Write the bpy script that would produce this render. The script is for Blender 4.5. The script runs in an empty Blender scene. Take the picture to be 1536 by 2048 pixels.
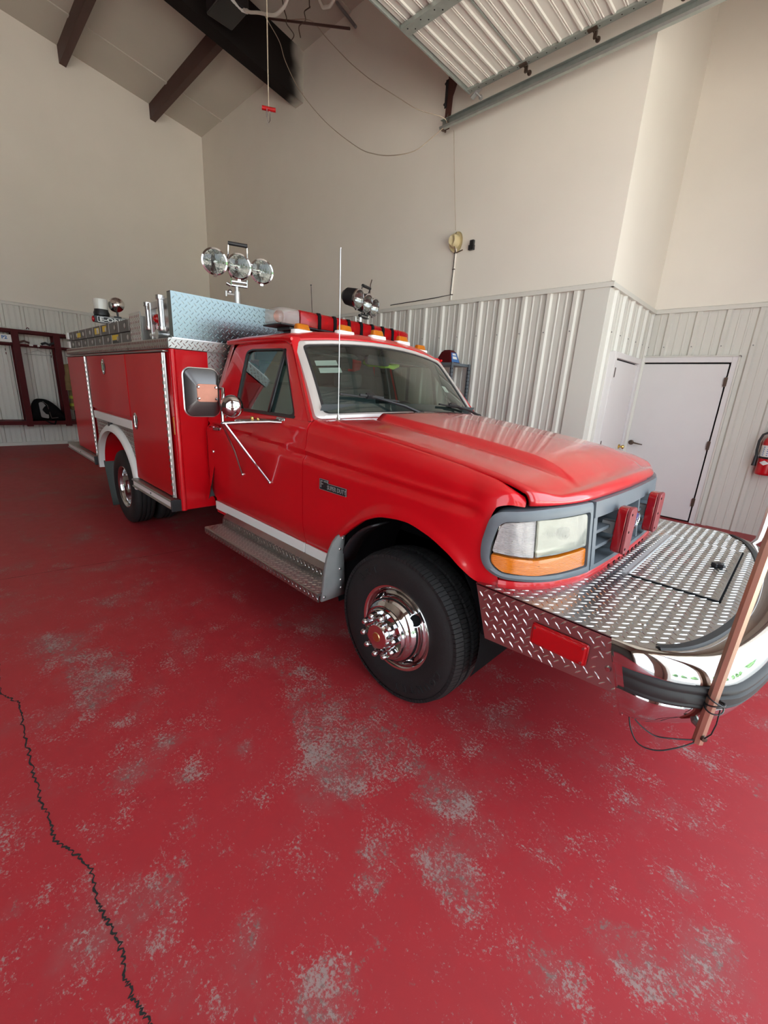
import bpy, bmesh, math, random
import numpy as np
from mathutils import Matrix, Vector
random.seed(7)
SC = bpy.context.scene
COL = SC.collection
PI = math.pi

# ---------------------------------------------------------------- camera
cam_d = bpy.data.cameras.new('camera')
cam = bpy.data.objects.new('camera', cam_d)
COL.objects.link(cam)
_R = ((0.7108920752719728, 0.7011149447445986, 0.05541021179607773),
      (0.23301384244637016, -0.1604606070385673, -0.9591438592918129),
      (-0.6635789376885659, 0.6947591149776973, -0.27743966120856106))
cam.matrix_world = Matrix(((_R[0][0], -_R[1][0], -_R[2][0], 0.0),
                           (_R[0][1], -_R[1][1], -_R[2][1], 0.0),
                           (_R[0][2], -_R[1][2], -_R[2][2], 1.58),
                           (0, 0, 0, 1)))
cam_d.sensor_fit = 'VERTICAL'
cam_d.sensor_height = 36.0
cam_d.sensor_width = 27.0
cam_d.lens = 841.655 * 36.0 / 2048.0
cam_d.clip_start = 0.05
cam_d.clip_end = 200
SC.camera = cam

# ---------------------------------------------------------------- sky, light, exposure
world = bpy.data.worlds.new('overcast_sky')
SC.world = world
world.use_nodes = True
_bg = world.node_tree.nodes['Background']
_bg.inputs['Color'].default_value = (0.80, 0.90, 1.0, 1)
_bg.inputs['Strength'].default_value = 4.3
sun_d = bpy.data.lights.new('sun', 'SUN'); sun_d.energy = 42.0; sun_d.angle = 0.02; sun_d.color = (1.0, 0.95, 0.88)
sun = bpy.data.objects.new('sun', sun_d); COL.objects.link(sun)          # stands behind the building: lights the yard, not the bay
sun.rotation_euler = Vector((0.25, 0.55, -1.0)).to_track_quat('-Z', 'Y').to_euler(); sun.location = (-10, -20, 40)
SC.view_settings.view_transform = 'Standard'
SC.view_settings.look = 'None'
SC.view_settings.gamma = 1.0
SC.view_settings.use_curve_mapping = False
SC.view_settings.exposure = 0.08
SC.cycles.max_bounces = 10
SC.cycles.diffuse_bounces = 6
SC.cycles.glossy_bounces = 5
SC.cycles.transparent_max_bounces = 16
SC.cycles.sample_clamp_indirect = 6.0
SC.cycles.caustics_reflective = False
SC.cycles.caustics_refractive = False
SC.cycles.use_denoising = True

# ---------------------------------------------------------------- materials
def _nodes(m):
    m.use_nodes = True
    nt = m.node_tree
    return nt, nt.nodes['Principled BSDF']

def mat(name, col, rough=0.5, metal=0.0, coat=0.0, var=0.0, vscale=6.0, bump=0.0, bscale=40.0, rvar=0.0,
        stretch=None, spec=0.5, emit=None, coat_rough=0.05):
    m = bpy.data.materials.new(name)
    nt, b = _nodes(m)
    b.inputs['Base Color'].default_value = (*col, 1)
    b.inputs['Roughness'].default_value = rough
    b.inputs['Metallic'].default_value = metal
    b.inputs['Coat Weight'].default_value = coat
    b.inputs['Coat Roughness'].default_value = coat_rough
    b.inputs['Specular IOR Level'].default_value = spec
    if emit:
        b.inputs['Emission Color'].default_value = (*emit[0], 1)
        b.inputs['Emission Strength'].default_value = emit[1]
    tc = None
    if var or bump or rvar:
        tc = nt.nodes.new('ShaderNodeTexCoord')
        mp = nt.nodes.new('ShaderNodeMapping')
        if stretch: mp.inputs['Scale'].default_value = stretch
        nt.links.new(tc.outputs['Object'], mp.inputs['Vector'])
    if var or rvar:
        n = nt.nodes.new('ShaderNodeTexNoise')
        n.inputs['Scale'].default_value = vscale
        n.inputs['Detail'].default_value = 6
        nt.links.new(mp.outputs['Vector'], n.inputs['Vector'])
        if var:
            mx = nt.nodes.new('ShaderNodeMix'); mx.data_type = 'RGBA'
            mx.inputs[6].default_value = (*[max(0, c*(1-var)) for c in col], 1)
            mx.inputs[7].default_value = (*[min(1, c*(1+var)) for c in col], 1)
            nt.links.new(n.outputs['Fac'], mx.inputs[0])
            nt.links.new(mx.outputs[2], b.inputs['Base Color'])
        if rvar:
            r = nt.nodes.new('ShaderNodeMapRange')
            r.inputs['To Min'].default_value = max(0, rough-rvar)
            r.inputs['To Max'].default_value = min(1, rough+rvar)
            nt.links.new(n.outputs['Fac'], r.inputs['Value'])
            nt.links.new(r.outputs['Result'], b.inputs['Roughness'])
    if bump:
        n2 = nt.nodes.new('ShaderNodeTexNoise')
        n2.inputs['Scale'].default_value = bscale
        n2.inputs['Detail'].default_value = 4
        nt.links.new(mp.outputs['Vector'], n2.inputs['Vector'])
        bp = nt.nodes.new('ShaderNodeBump')
        bp.inputs['Strength'].default_value = bump
        bp.inputs['Distance'].default_value = 0.01
        nt.links.new(n2.outputs['Fac'], bp.inputs['Height'])
        nt.links.new(bp.outputs['Normal'], b.inputs['Normal'])
    return m

def glass(name, tint, refl=0.08, rough=0.02):
    m = bpy.data.materials.new(name)
    m.use_nodes = True
    nt = m.node_tree
    for n in list(nt.nodes): nt.nodes.remove(n)
    out = nt.nodes.new('ShaderNodeOutputMaterial')
    tr = nt.nodes.new('ShaderNodeBsdfTransparent'); tr.inputs[0].default_value = (*tint, 1)
    gl = nt.nodes.new('ShaderNodeBsdfGlossy'); gl.inputs['Roughness'].default_value = rough
    gl.inputs['Color'].default_value = (0.95, 1, 0.98, 1)
    fr = nt.nodes.new('ShaderNodeLayerWeight'); fr.inputs['Blend'].default_value = 0.5
    pw = nt.nodes.new('ShaderNodeMath'); pw.operation = 'POWER'; pw.inputs[1].default_value = 4.0
    ma = nt.nodes.new('ShaderNodeMath'); ma.operation = 'ADD'; ma.inputs[1].default_value = refl; ma.use_clamp = True
    mx = nt.nodes.new('ShaderNodeMixShader')
    nt.links.new(fr.outputs['Facing'], pw.inputs[0]); nt.links.new(pw.outputs[0], ma.inputs[0]); nt.links.new(ma.outputs[0], mx.inputs[0])
    nt.links.new(tr.outputs[0], mx.inputs[1]); nt.links.new(gl.outputs[0], mx.inputs[2])
    nt.links.new(mx.outputs[0], out.inputs[0])
    return m

def lens_mat(name, tint, ribs, axis='Y', rough=0.08, body=0.35):
    """coloured moulded plastic lens with fine relief"""
    m = bpy.data.materials.new(name)
    nt, b = _nodes(m)
    b.inputs['Base Color'].default_value = (*tint, 1)
    b.inputs['Roughness'].default_value = rough
    b.inputs['Transmission Weight'].default_value = body
    b.inputs['IOR'].default_value = 1.45
    b.inputs['Coat Weight'].default_value = 0.6
    tc = nt.nodes.new('ShaderNodeTexCoord')
    w = nt.nodes.new('ShaderNodeTexWave'); w.wave_type = 'BANDS'; w.bands_direction = axis
    w.inputs['Scale'].default_value = ribs; w.inputs['Distortion'].default_value = 0.3
    nt.links.new(tc.outputs['Object'], w.inputs['Vector'])
    bp = nt.nodes.new('ShaderNodeBump'); bp.inputs['Strength'].default_value = 0.5; bp.inputs['Distance'].default_value = 0.004
    nt.links.new(w.outputs['Fac'], bp.inputs['Height']); nt.links.new(bp.outputs['Normal'], b.inputs['Normal'])
    return m

M = {}
M['red'] = mat('red_enamel', (0.54, 0.003, 0.009), 0.34, 0, 0.6, var=0.05, vscale=3, spec=0.25, coat_rough=0.06)
M['red_body'] = mat('red_body_enamel', (0.50, 0.003, 0.008), 0.32, 0, 0.22, var=0.05, vscale=3, spec=0.12, coat_rough=0.08)
M['red_dusty'] = mat('red_enamel_dusty', (0.56, 0.008, 0.014), 0.36, 0, 1.0, var=0.08, vscale=9, coat_rough=0.05, rvar=0.06)
M['white_paint'] = mat('white_stripe', (0.78, 0.78, 0.76), 0.35, 0, 0.3)
M['plate'] = mat('chequer_plate', (0.46, 0.46, 0.46), 0.30, 1.0, var=0.14, vscale=5, rvar=0.07)
M['board_plate'] = mat('toned_down_chequer_plate', (0.17, 0.205, 0.215), 0.24, 1.0, var=0.12, vscale=4, rvar=0.05)  # darker copy of the plate: head board's sky reflection toned down in the colour
M['silver_trim'] = mat('silver_trim', (0.60, 0.56, 0.54), 0.38, 0.45)
M['mirror_steel'] = mat('satin_mirror_steel', (0.13, 0.125, 0.125), 0.36, 0.9, var=0.1)
M['copper_plate'] = mat('copper_plate', (0.40, 0.17, 0.12), 0.45, 0.5, var=0.15, vscale=30)
M['lug'] = mat('bright_lugs', (0.70, 0.70, 0.70), 0.22, 1.0)
M['lug_dull'] = mat('worn_lugs', (0.55, 0.54, 0.52), 0.28, 1.0)
M['wall_dark'] = mat('reflection_dark_wall', (0.10, 0.085, 0.075), 0.8, var=0.2)  # dark colour chosen to keep reflections on the truck side dim
M['flap_dark'] = mat('dark_green_grey_flap', (0.050, 0.062, 0.058), 0.6, var=0.2)
M['ladder_grey'] = mat('oxidised_ladder', (0.17, 0.165, 0.16), 0.55, 0.6, var=0.2)
M['flap_grey'] = mat('dull_grey_sheet', (0.24, 0.25, 0.25), 0.55, 0.2, var=0.18, vscale=14)
M['alu'] = mat('bright_aluminium', (0.66, 0.66, 0.66), 0.30, 1.0, var=0.12, vscale=4, rvar=0.08)
M['alu_worn'] = mat('worn_aluminium', (0.36, 0.355, 0.34), 0.40, 1.0, var=0.2, vscale=7, rvar=0.1)
M['alu_matt'] = mat('matt_aluminium', (0.55, 0.55, 0.54), 0.5, 0.8, var=0.1, vscale=12)
M['chrome'] = mat('chrome', (0.55, 0.55, 0.56), 0.06, 1.0)
M['chrome_worn'] = mat('worn_chrome', (0.72, 0.71, 0.70), 0.13, 1.0, var=0.12, vscale=20, rvar=0.06)
M['steel'] = mat('galvanised_steel', (0.42, 0.46, 0.43), 0.45, 0.75, var=0.18, vscale=14)
M['rubber'] = mat('tyre_rubber', (0.014, 0.0135, 0.014), 0.66, var=0.25, spec=0.35, vscale=12, bump=0.15, bscale=120)
M['black'] = mat('black_plastic', (0.012, 0.012, 0.014), 0.42)
M['black_soft'] = mat('black_rubber', (0.016, 0.016, 0.017), 0.6, var=0.2)
M['dark'] = mat('underbody_black', (0.008, 0.008, 0.009), 0.9, spec=0.05)
M['grey_plastic'] = mat('grey_grille_plastic', (0.115, 0.135, 0.155), 0.42, var=0.15, vscale=16, rvar=0.06)
M['grey_trim'] = mat('grey_trim', (0.22, 0.22, 0.22), 0.5)
M['glass'] = glass('tinted_window_glass', (0.62, 0.70, 0.66), 0.07)
M['glass_clear'] = glass('clear_glass', (0.9, 0.92, 0.92), 0.04)
M['lens_clear'] = lens_mat('clear_ribbed_lens', (0.62, 0.66, 0.58), 70, 'Y', 0.12, 0.70)
M['lens_corner'] = lens_mat('corner_ribbed_lens', (0.60, 0.57, 0.57), 60, 'Z', 0.12, 0.55)
M['lens_amber'] = lens_mat('amber_lens', (0.95, 0.25, 0.01), 55, 'Z', 0.08, 0.35)
M['lens_red'] = lens_mat('red_lens', (0.55, 0.006, 0.010), 60, 'Y', 0.15, 0.2)
def thin_lens(name, tint, body, fac):
    m = bpy.data.materials.new(name); nt, b = _nodes(m); b.inputs['Base Color'].default_value = (*body, 1); b.inputs['Roughness'].default_value = 0.12; b.inputs['Coat Weight'].default_value = 0.8
    tr = nt.nodes.new('ShaderNodeBsdfTransparent'); tr.inputs[0].default_value = (*tint, 1); mx = nt.nodes.new('ShaderNodeMixShader'); mx.inputs[0].default_value = fac
    nt.links.new(b.outputs[0], mx.inputs[1]); nt.links.new(tr.outputs[0], mx.inputs[2]); nt.links.new(mx.outputs[0], nt.nodes['Material Output'].inputs[0]); return m
M['lens_red_bar'] = thin_lens('red_lightbar_lens', (0.95, 0.05, 0.05), (0.60, 0.005, 0.010), 0.55)
M['lens_amber_roof'] = thin_lens('amber_roof_lens', (0.95, 0.45, 0.08), (0.60, 0.20, 0.012), 0.35)
M['lens_red_dark'] = thin_lens('dark_red_lens', (0.7, 0.03, 0.03), (0.36, 0.005, 0.010), 0.25)
M['lens_faded'] = mat('faded_red_lens', (0.21, 0.022, 0.028), 0.45, 0, 0.15, var=0.35, vscale=120)
M['zinc'] = mat('zinc_hinge', (0.50, 0.51, 0.52), 0.4, 0.35)
M['lens_end'] = thin_lens('clear_lightbar_lens', (0.9, 0.88, 0.86), (0.62, 0.58, 0.55), 0.72)
M['interior'] = mat('grey_cab_trim', (0.07, 0.085, 0.09), 0.8, var=0.1)
M['seat'] = mat('seat_vinyl', (0.10, 0.13, 0.14), 0.65, var=0.12)
M['red_frame'] = mat('maroon_steel', (0.075, 0.005, 0.007), 0.5, 0, 0.0, var=0.2, spec=0.15)
M['label_yellow'] = mat('yellow_label', (0.75, 0.55, 0.03), 0.5)
M['label_white'] = mat('white_label', (0.75, 0.75, 0.73), 0.5)
M['label_blue'] = mat('blue_label', (0.05, 0.16, 0.42), 0.5)
M['wall'] = mat('cream_wall_paint', (0.80, 0.755, 0.68), 0.75, var=0.05, vscale=1.3, bump=0.05, bscale=60)
M['siding'] = mat('cream_steel_siding', (0.66, 0.65, 0.60), 0.42, 0.0, var=0.02, vscale=2.5, stretch=(1, 1, 0.3))
M['white_door'] = mat('white_door_paint', (0.72, 0.70, 0.70), 0.5, var=0.03, vscale=4)
M['ceiling'] = mat('ceiling_board', (0.56, 0.53, 0.465), 0.85, var=0.06, vscale=1.2)
M['beam_black'] = mat('charred_black_paint', (0.022, 0.018, 0.017), 0.7, var=0.2)
M['purlin'] = mat('brown_primer_steel', (0.060, 0.018, 0.013), 0.55, var=0.25, vscale=5)
M['brass'] = mat('brass', (0.65, 0.45, 0.14), 0.22, 1.0)
M['bronze'] = mat('aged_bronze', (0.13, 0.09, 0.07), 0.4, 0.8)
M['rope'] = mat('tan_cord', (0.46, 0.38, 0.29), 0.85)
M['conduit'] = mat('white_conduit', (0.70, 0.68, 0.62), 0.5)
M['copper_pole'] = mat('anodised_pole', (0.56, 0.36, 0.27), 0.32, 0.7, var=0.1)
M['hat'] = mat('tan_helmet', (0.62, 0.52, 0.30), 0.4, 0, 0.3, var=0.12, vscale=18)
M['cloth_tan'] = mat('tan_turnout_cloth', (0.20, 0.14, 0.06), 0.9, var=0.3, vscale=10)
M['cloth_yellow'] = mat('lime_reflective', (0.42, 0.45, 0.05), 0.7)
M['bag'] = mat('black_duffel', (0.007, 0.007, 0.008), 0.9, var=0.3, spec=0.1)
M['paper'] = mat('paper', (0.46, 0.49, 0.46), 0.8)
M['lime'] = mat('lime_vest', (0.40, 0.72, 0.06), 0.7)
M['concrete'] = mat('outside_concrete', (0.48, 0.465, 0.43), 0.9, var=0.1)
M['leaf'] = mat('hedge_green', (0.06, 0.13, 0.05), 0.9, var=0.5, vscale=3)
M['crack'] = mat('crack_dark', (0.012, 0.012, 0.011), 0.95)
M['white_glow'] = mat('frosted_dome', (0.75, 0.75, 0.70), 0.3, 0, 0.5)
M['reflector'] = mat('lamp_reflector', (0.36, 0.35, 0.33), 0.08, 1.0, bump=0.3, bscale=45)
M['oval_blue'] = mat('emblem_blue', (0.02, 0.06, 0.25), 0.2, 0, 1)
M['gold'] = mat('gold_cap', (0.70, 0.55, 0.25), 0.3, 1.0)

# ---------------------------------------------------------------- mesh builder
class MB:
    def __init__(s): s.v = []; s.f = []
    def add(s, vs, fs):
        o = len(s.v); s.v += [tuple(map(float, p)) for p in vs]; s.f += [tuple(i+o for i in q) for q in fs]; return s
    def box(s, x0, x1, y0, y1, z0, z1):
        v = [(x, y, z) for x in (x0, x1) for y in (y0, y1) for z in (z0, z1)]
        return s.add(v, [(0,1,3,2),(4,6,7,5),(0,4,5,1),(2,3,7,6),(0,2,6,4),(1,5,7,3)])
    def obox(s, c, a, b, d):
        c, a, b, d = map(np.array, (c, a, b, d)); 
        v = [c+i*a+j*b+k*d for i in (-1,1) for j in (-1,1) for k in (-1,1)]
        return s.add(v, [(0,1,3,2),(4,6,7,5),(0,4,5,1),(2,3,7,6),(0,2,6,4),(1,5,7,3)])
    def bar(s, p, q, w, t, up=(0,0,1)):
        p, q, up = map(lambda a: np.array(a, float), (p, q, up)); d = q-p; L = np.linalg.norm(d); d /= L
        a = np.cross(d, up); a /= np.linalg.norm(a); b = np.cross(a, d)
        return s.obox((p+q)/2, d*L/2, a*w/2, b*t/2)
    def grid(s, P, cu=False, cv=False):
        nu, nv = len(P), len(P[0]); vs = [p for r in P for p in r]; fs = []
        for i in range(nu if cu else nu-1):
            for j in range(nv if cv else nv-1):
                i2, j2 = (i+1) % nu, (j+1) % nv
                fs.append((i*nv+j, i2*nv+j, i2*nv+j2, i*nv+j2))
        return s.add(vs, fs)
    def tube(s, path, r, n=8, closed=False, caps=True):
        P = [np.array(p, float) for p in path]; m = len(P); rr = r if hasattr(r, '__len__') else [r]*m
        T = []
        for i in range(m):
            a = P[(i-1) % m] if (closed or i > 0) else P[0]; b = P[(i+1) % m] if (closed or i < m-1) else P[-1]
            t = b-a; T.append(t/(np.linalg.norm(t)+1e-12))
        u = np.cross(T[0], (0,0,1.0))
        if np.linalg.norm(u) < 1e-3: u = np.cross(T[0], (1.0,0,0))
        u /= np.linalg.norm(u); rows = []
        for i in range(m):
            u = u - T[i]*np.dot(u, T[i]); u /= np.linalg.norm(u); w = np.cross(T[i], u)
            rows.append([P[i]+rr[i]*(math.cos(2*PI*k/n)*u+math.sin(2*PI*k/n)*w) for k in range(n)])
        o = len(s.v); s.grid(rows, closed, True)
        if caps and not closed:
            s.f.append(tuple(o+k for k in range(n))[::-1]); s.f.append(tuple(o+(m-1)*n+k for k in range(n)))
        return s
    def lathe(s, prof, c, axis, n=32, cap=False):
        c = np.array(c, float); ax = np.array(axis, float); ax /= np.linalg.norm(ax)
        u = np.cross(ax, (0,0,1.0))
        if np.linalg.norm(u) < 1e-3: u = np.cross(ax, (1.0,0,0))
        u /= np.linalg.norm(u); w = np.cross(ax, u); o = len(s.v)
        rows = [[c+ax*h+r*(math.cos(2*PI*k/n)*u+math.sin(2*PI*k/n)*w) for k in range(n)] for r, h in prof]
        s.grid(rows, False, True)
        if cap:
            s.f.append(tuple(o+k for k in range(n))[::-1]); s.f.append(tuple(o+(len(prof)-1)*n+k for k in range(n)))
        return s
    def cyl(s, p, q, r, n=16, r2=None): return s.tube([p, q], [r, r if r2 is None else r2], n)
    def prism(s, pts, fn0, fn1):
        """closed outline pts (2D) extruded from fn0(p) to fn1(p)"""
        n = len(pts); o = len(s.v)
        s.v += [tuple(map(float, fn0(p))) for p in pts] + [tuple(map(float, fn1(p))) for p in pts]
        s.f.append(tuple(o+i for i in range(n))[::-1]); s.f.append(tuple(o+n+i for i in range(n)))
        s.f += [(o+i, o+(i+1) % n, o+n+(i+1) % n, o+n+i) for i in range(n)]
        return s
    def sphere(s, c, r, n=16, m=10, sc=(1,1,1)):
        rows = []
        for i in range(m+1):
            t = PI*i/m
            rows.append([(c[0]+sc[0]*r*math.sin(t)*math.cos(2*PI*k/n), c[1]+sc[1]*r*math.sin(t)*math.sin(2*PI*k/n), c[2]+sc[2]*r*math.cos(t)) for k in range(n)])
        return s.grid(rows, False, True)
    def mirror(s, yc):
        o = MB(); o.v = [(x, 2*yc-y, z) for x, y, z in s.v]; o.f = [q[::-1] for q in s.f]; return o
    def both(s, yc): m = s.mirror(yc); return s.add(m.v, m.f)

def origin_of(p):
    return Vector(p['_o']) if p is not None and '_o' in p else Vector((0,0,0))
_ORG = {}
def build(name, mb, m, parent=None, angle=35, bevel=0.0, solid=0.0, sub=0, off=None, kind=None, bseg=2):
    org = _ORG.get(parent.name, Vector((0,0,0))) if parent is not None else Vector((0,0,0))
    loc = Vector(off) if off is not None else org
    me = bpy.data.meshes.new(name)
    me.from_pydata([(v[0]-loc.x, v[1]-loc.y, v[2]-loc.z) for v in mb.v], [], mb.f)
    bm = bmesh.new(); bm.from_mesh(me); bmesh.ops.remove_doubles(bm, verts=bm.verts, dist=1e-5)
    bmesh.ops.recalc_face_normals(bm, faces=bm.faces); bm.to_mesh(me); bm.free()
    me.materials.append(M[m] if isinstance(m, str) else m)
    if angle:
        me.polygons.foreach_set('use_smooth', [True]*len(me.polygons))
        me.set_sharp_from_angle(angle=math.radians(angle))
    o = bpy.data.objects.new(name, me); COL.objects.link(o)
    if parent is not None:
        o.parent = parent
    o.location = loc - org if parent is not None else loc
    _ORG[o.name] = loc
    if solid:
        md = o.modifiers.new('thick', 'SOLIDIFY'); md.thickness = solid; md.offset = -1
    if bevel:
        md = o.modifiers.new('bevel', 'BEVEL'); md.width = bevel; md.segments = bseg; md.limit_method = 'ANGLE'; md.angle_limit = math.radians(40)
        md.harden_normals = False
    if sub:
        md = o.modifiers.new('sub', 'SUBSURF'); md.levels = sub; md.render_levels = sub
    if kind: o['kind'] = kind
    return o
def tag(o, label, cat, group=None):
    o['label'] = label; o['category'] = cat
    if group: o['group'] = group
    return o
def thing(name, label, cat, loc, group=None):
    o = bpy.data.objects.new(name, None); COL.objects.link(o); o.location = loc
    o.empty_display_size = 0.1
    _ORG[o.name] = Vector(loc)
    return tag(o, label, cat, group)
def struct(name, mb, m, **k):
    o = build(name, mb, m, **k)
    if k.get('parent') is None: o['kind'] = 'structure'
    return o
def link_copy(o, parent, wloc):
    c = o.copy(); COL.objects.link(c); c.parent = parent
    c.location = Vector(wloc) - _ORG.get(parent.name, Vector((0,0,0))); _ORG[c.name] = Vector(wloc)
    return c
def text(name, s, size, m, parent, origin, U, V, depth=0.001, align='CENTER', bold=0.0, sx=1.0):
    cu = bpy.data.curves.new(name, 'FONT'); cu.body = s; cu.size = size; cu.extrude = depth; cu.align_x = align; cu.align_y = 'CENTER'
    cu.offset = bold; cu.resolution_u = 2
    t = bpy.data.objects.new(name, cu); COL.objects.link(t)
    bpy.context.view_layer.update()
    me = bpy.data.meshes.new_from_object(t.evaluated_get(bpy.context.evaluated_depsgraph_get()))
    COL.objects.unlink(t); bpy.data.objects.remove(t); bpy.data.curves.remove(cu)
    U = np.array(U, float); U /= np.linalg.norm(U); V = np.array(V, float); V -= U*np.dot(U, V); V /= np.linalg.norm(V); N = np.cross(U, V)
    mb = MB(); mb.v = [tuple(np.array(origin)+U*v.co.x*sx+V*v.co.y+N*v.co.z) for v in me.vertices]
    mb.f = [tuple(p.vertices) for p in me.polygons]; bpy.data.meshes.remove(me)
    return build(name, mb, m, parent, angle=0)

def rr(w, h, r, n=5, cx=0, cy=0):
    pts = []
    for sx, sy, a0 in ((1,1,0),(-1,1,PI/2),(-1,-1,PI),(1,-1,1.5*PI)):
        for k in range(n+1):
            a = a0+PI/2*k/n; pts.append((cx+sx*(w/2-r)+r*math.cos(a), cy+sy*(h/2-r)+r*math.sin(a)))
    return pts
def rpoly(pts, rad, n=5):
    """polygon with rounded corners (same point count per corner)"""
    out = []; m = len(pts)
    for i in range(m):
        r = rad[i] if hasattr(rad, '__len__') else rad
        p = np.array(pts[i], float); a = np.array(pts[i-1], float)-p; b = np.array(pts[(i+1) % m], float)-p
        a = a/np.linalg.norm(a); b = b/np.linalg.norm(b)
        q0, q1 = p+a*r, p+b*r
        for k in range(n+1):
            t = k/n; out.append(tuple((1-t)**2*q0+2*t*(1-t)*p+t*t*q1))
    return out
def dens(pts, k=4):
    """subdivide every edge of a closed outline k times"""
    out = []
    for i in range(len(pts)):
        a, b = np.array(pts[i]), np.array(pts[(i+1) % len(pts)])
        out += [tuple(a+(b-a)*j/k) for j in range(k)]
    return out
def interp(x, tab):
    xs = [t[0] for t in tab]; ys = [t[1] for t in tab]
    if xs[0] > xs[-1]: xs, ys = xs[::-1], ys[::-1]
    return float(np.interp(x, xs, ys))
class Smooth:
    """monotone-ish cubic through points"""
    def __init__(s, tab):
        tab = sorted(tab); s.x = np.array([t[0] for t in tab], float); s.y = np.array([t[1] for t in tab], float)
        d = np.diff(s.y)/np.diff(s.x); m = np.zeros(len(tab)); m[0] = d[0]; m[-1] = d[-1]
        for i in range(1, len(tab)-1):
            m[i] = 0 if d[i-1]*d[i] <= 0 else 2*d[i-1]*d[i]/(d[i-1]+d[i])
        s.m = m
    def __call__(s, x):
        x = min(max(x, s.x[0]), s.x[-1]); i = min(int(np.searchsorted(s.x, x, 'right')-1), len(s.x)-2); h = s.x[i+1]-s.x[i]; t = (x-s.x[i])/h
        return float((2*t**3-3*t*t+1)*s.y[i]+(t**3-2*t*t+t)*h*s.m[i]+(-2*t**3+3*t*t)*s.y[i+1]+(t**3-t*t)*h*s.m[i+1])
def sstep(a, b, x):
    t = min(max((x-a)/(b-a), 0), 1); return t*t*(3-2*t)

def treads(name, parent, O, U, V, w, h, inside=None, pitch=0.041, mat_='lug', L=0.032, W=0.0064, H=0.0021, margin=0.010):
    """raised lugs of chequer plate over rectangle O + a*U + b*V, alternating +-45 degrees; real geometry joined as stuff"""
    O, U, V = (np.array(a, float) for a in (O, U, V)); U /= np.linalg.norm(U); V /= np.linalg.norm(V); N = np.cross(U, V)
    mb = MB(); ni, nj = int(w/pitch*2), int(h/pitch*2)
    for i in range(ni+1):
        for j in range(nj+1):
            if (i+j) % 2: continue
            a, b = pitch/2*(i+0.5), pitch/2*(j+0.5)
            if a > w-margin or b > h-margin or a < margin*.6 or b < margin*.6 or (inside and not inside(a, b)): continue
            d = (U-V)/math.sqrt(2) if i % 2 else (U+V)/math.sqrt(2)
            e = np.cross(N, d); c = O+a*U+b*V
            l, q = L/2, W/2
            mb.add([c-d*l, c-d*l*0.45-e*q, c+d*l*0.45-e*q, c+d*l, c+d*l*0.45+e*q, c-d*l*0.45+e*q,
                    c-d*l*0.62+N*H, c+d*l*0.62+N*H],
                   [(0,1,6),(1,2,7,6),(2,3,7),(3,4,7),(4,5,6,7),(5,0,6)])
    return build(name, mb, mat_, parent, angle=60, kind='stuff')
# ================================================================ the building
XA, YB, YD, XC, XF = -12.0, 5.43, 7.3, -1.9, 1.15       # back wall, side wall, recessed wall, jog, front wall
YL = -9.5                                                # far side of the added second bay
ZT = 2.88                                                # top of the metal wainscot
def ceil_z(y): return 7.20+0.155*(YB-y) if y > -1.3 else 7.20+0.155*(YB+1.3)-0.155*(-1.3-y)

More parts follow.
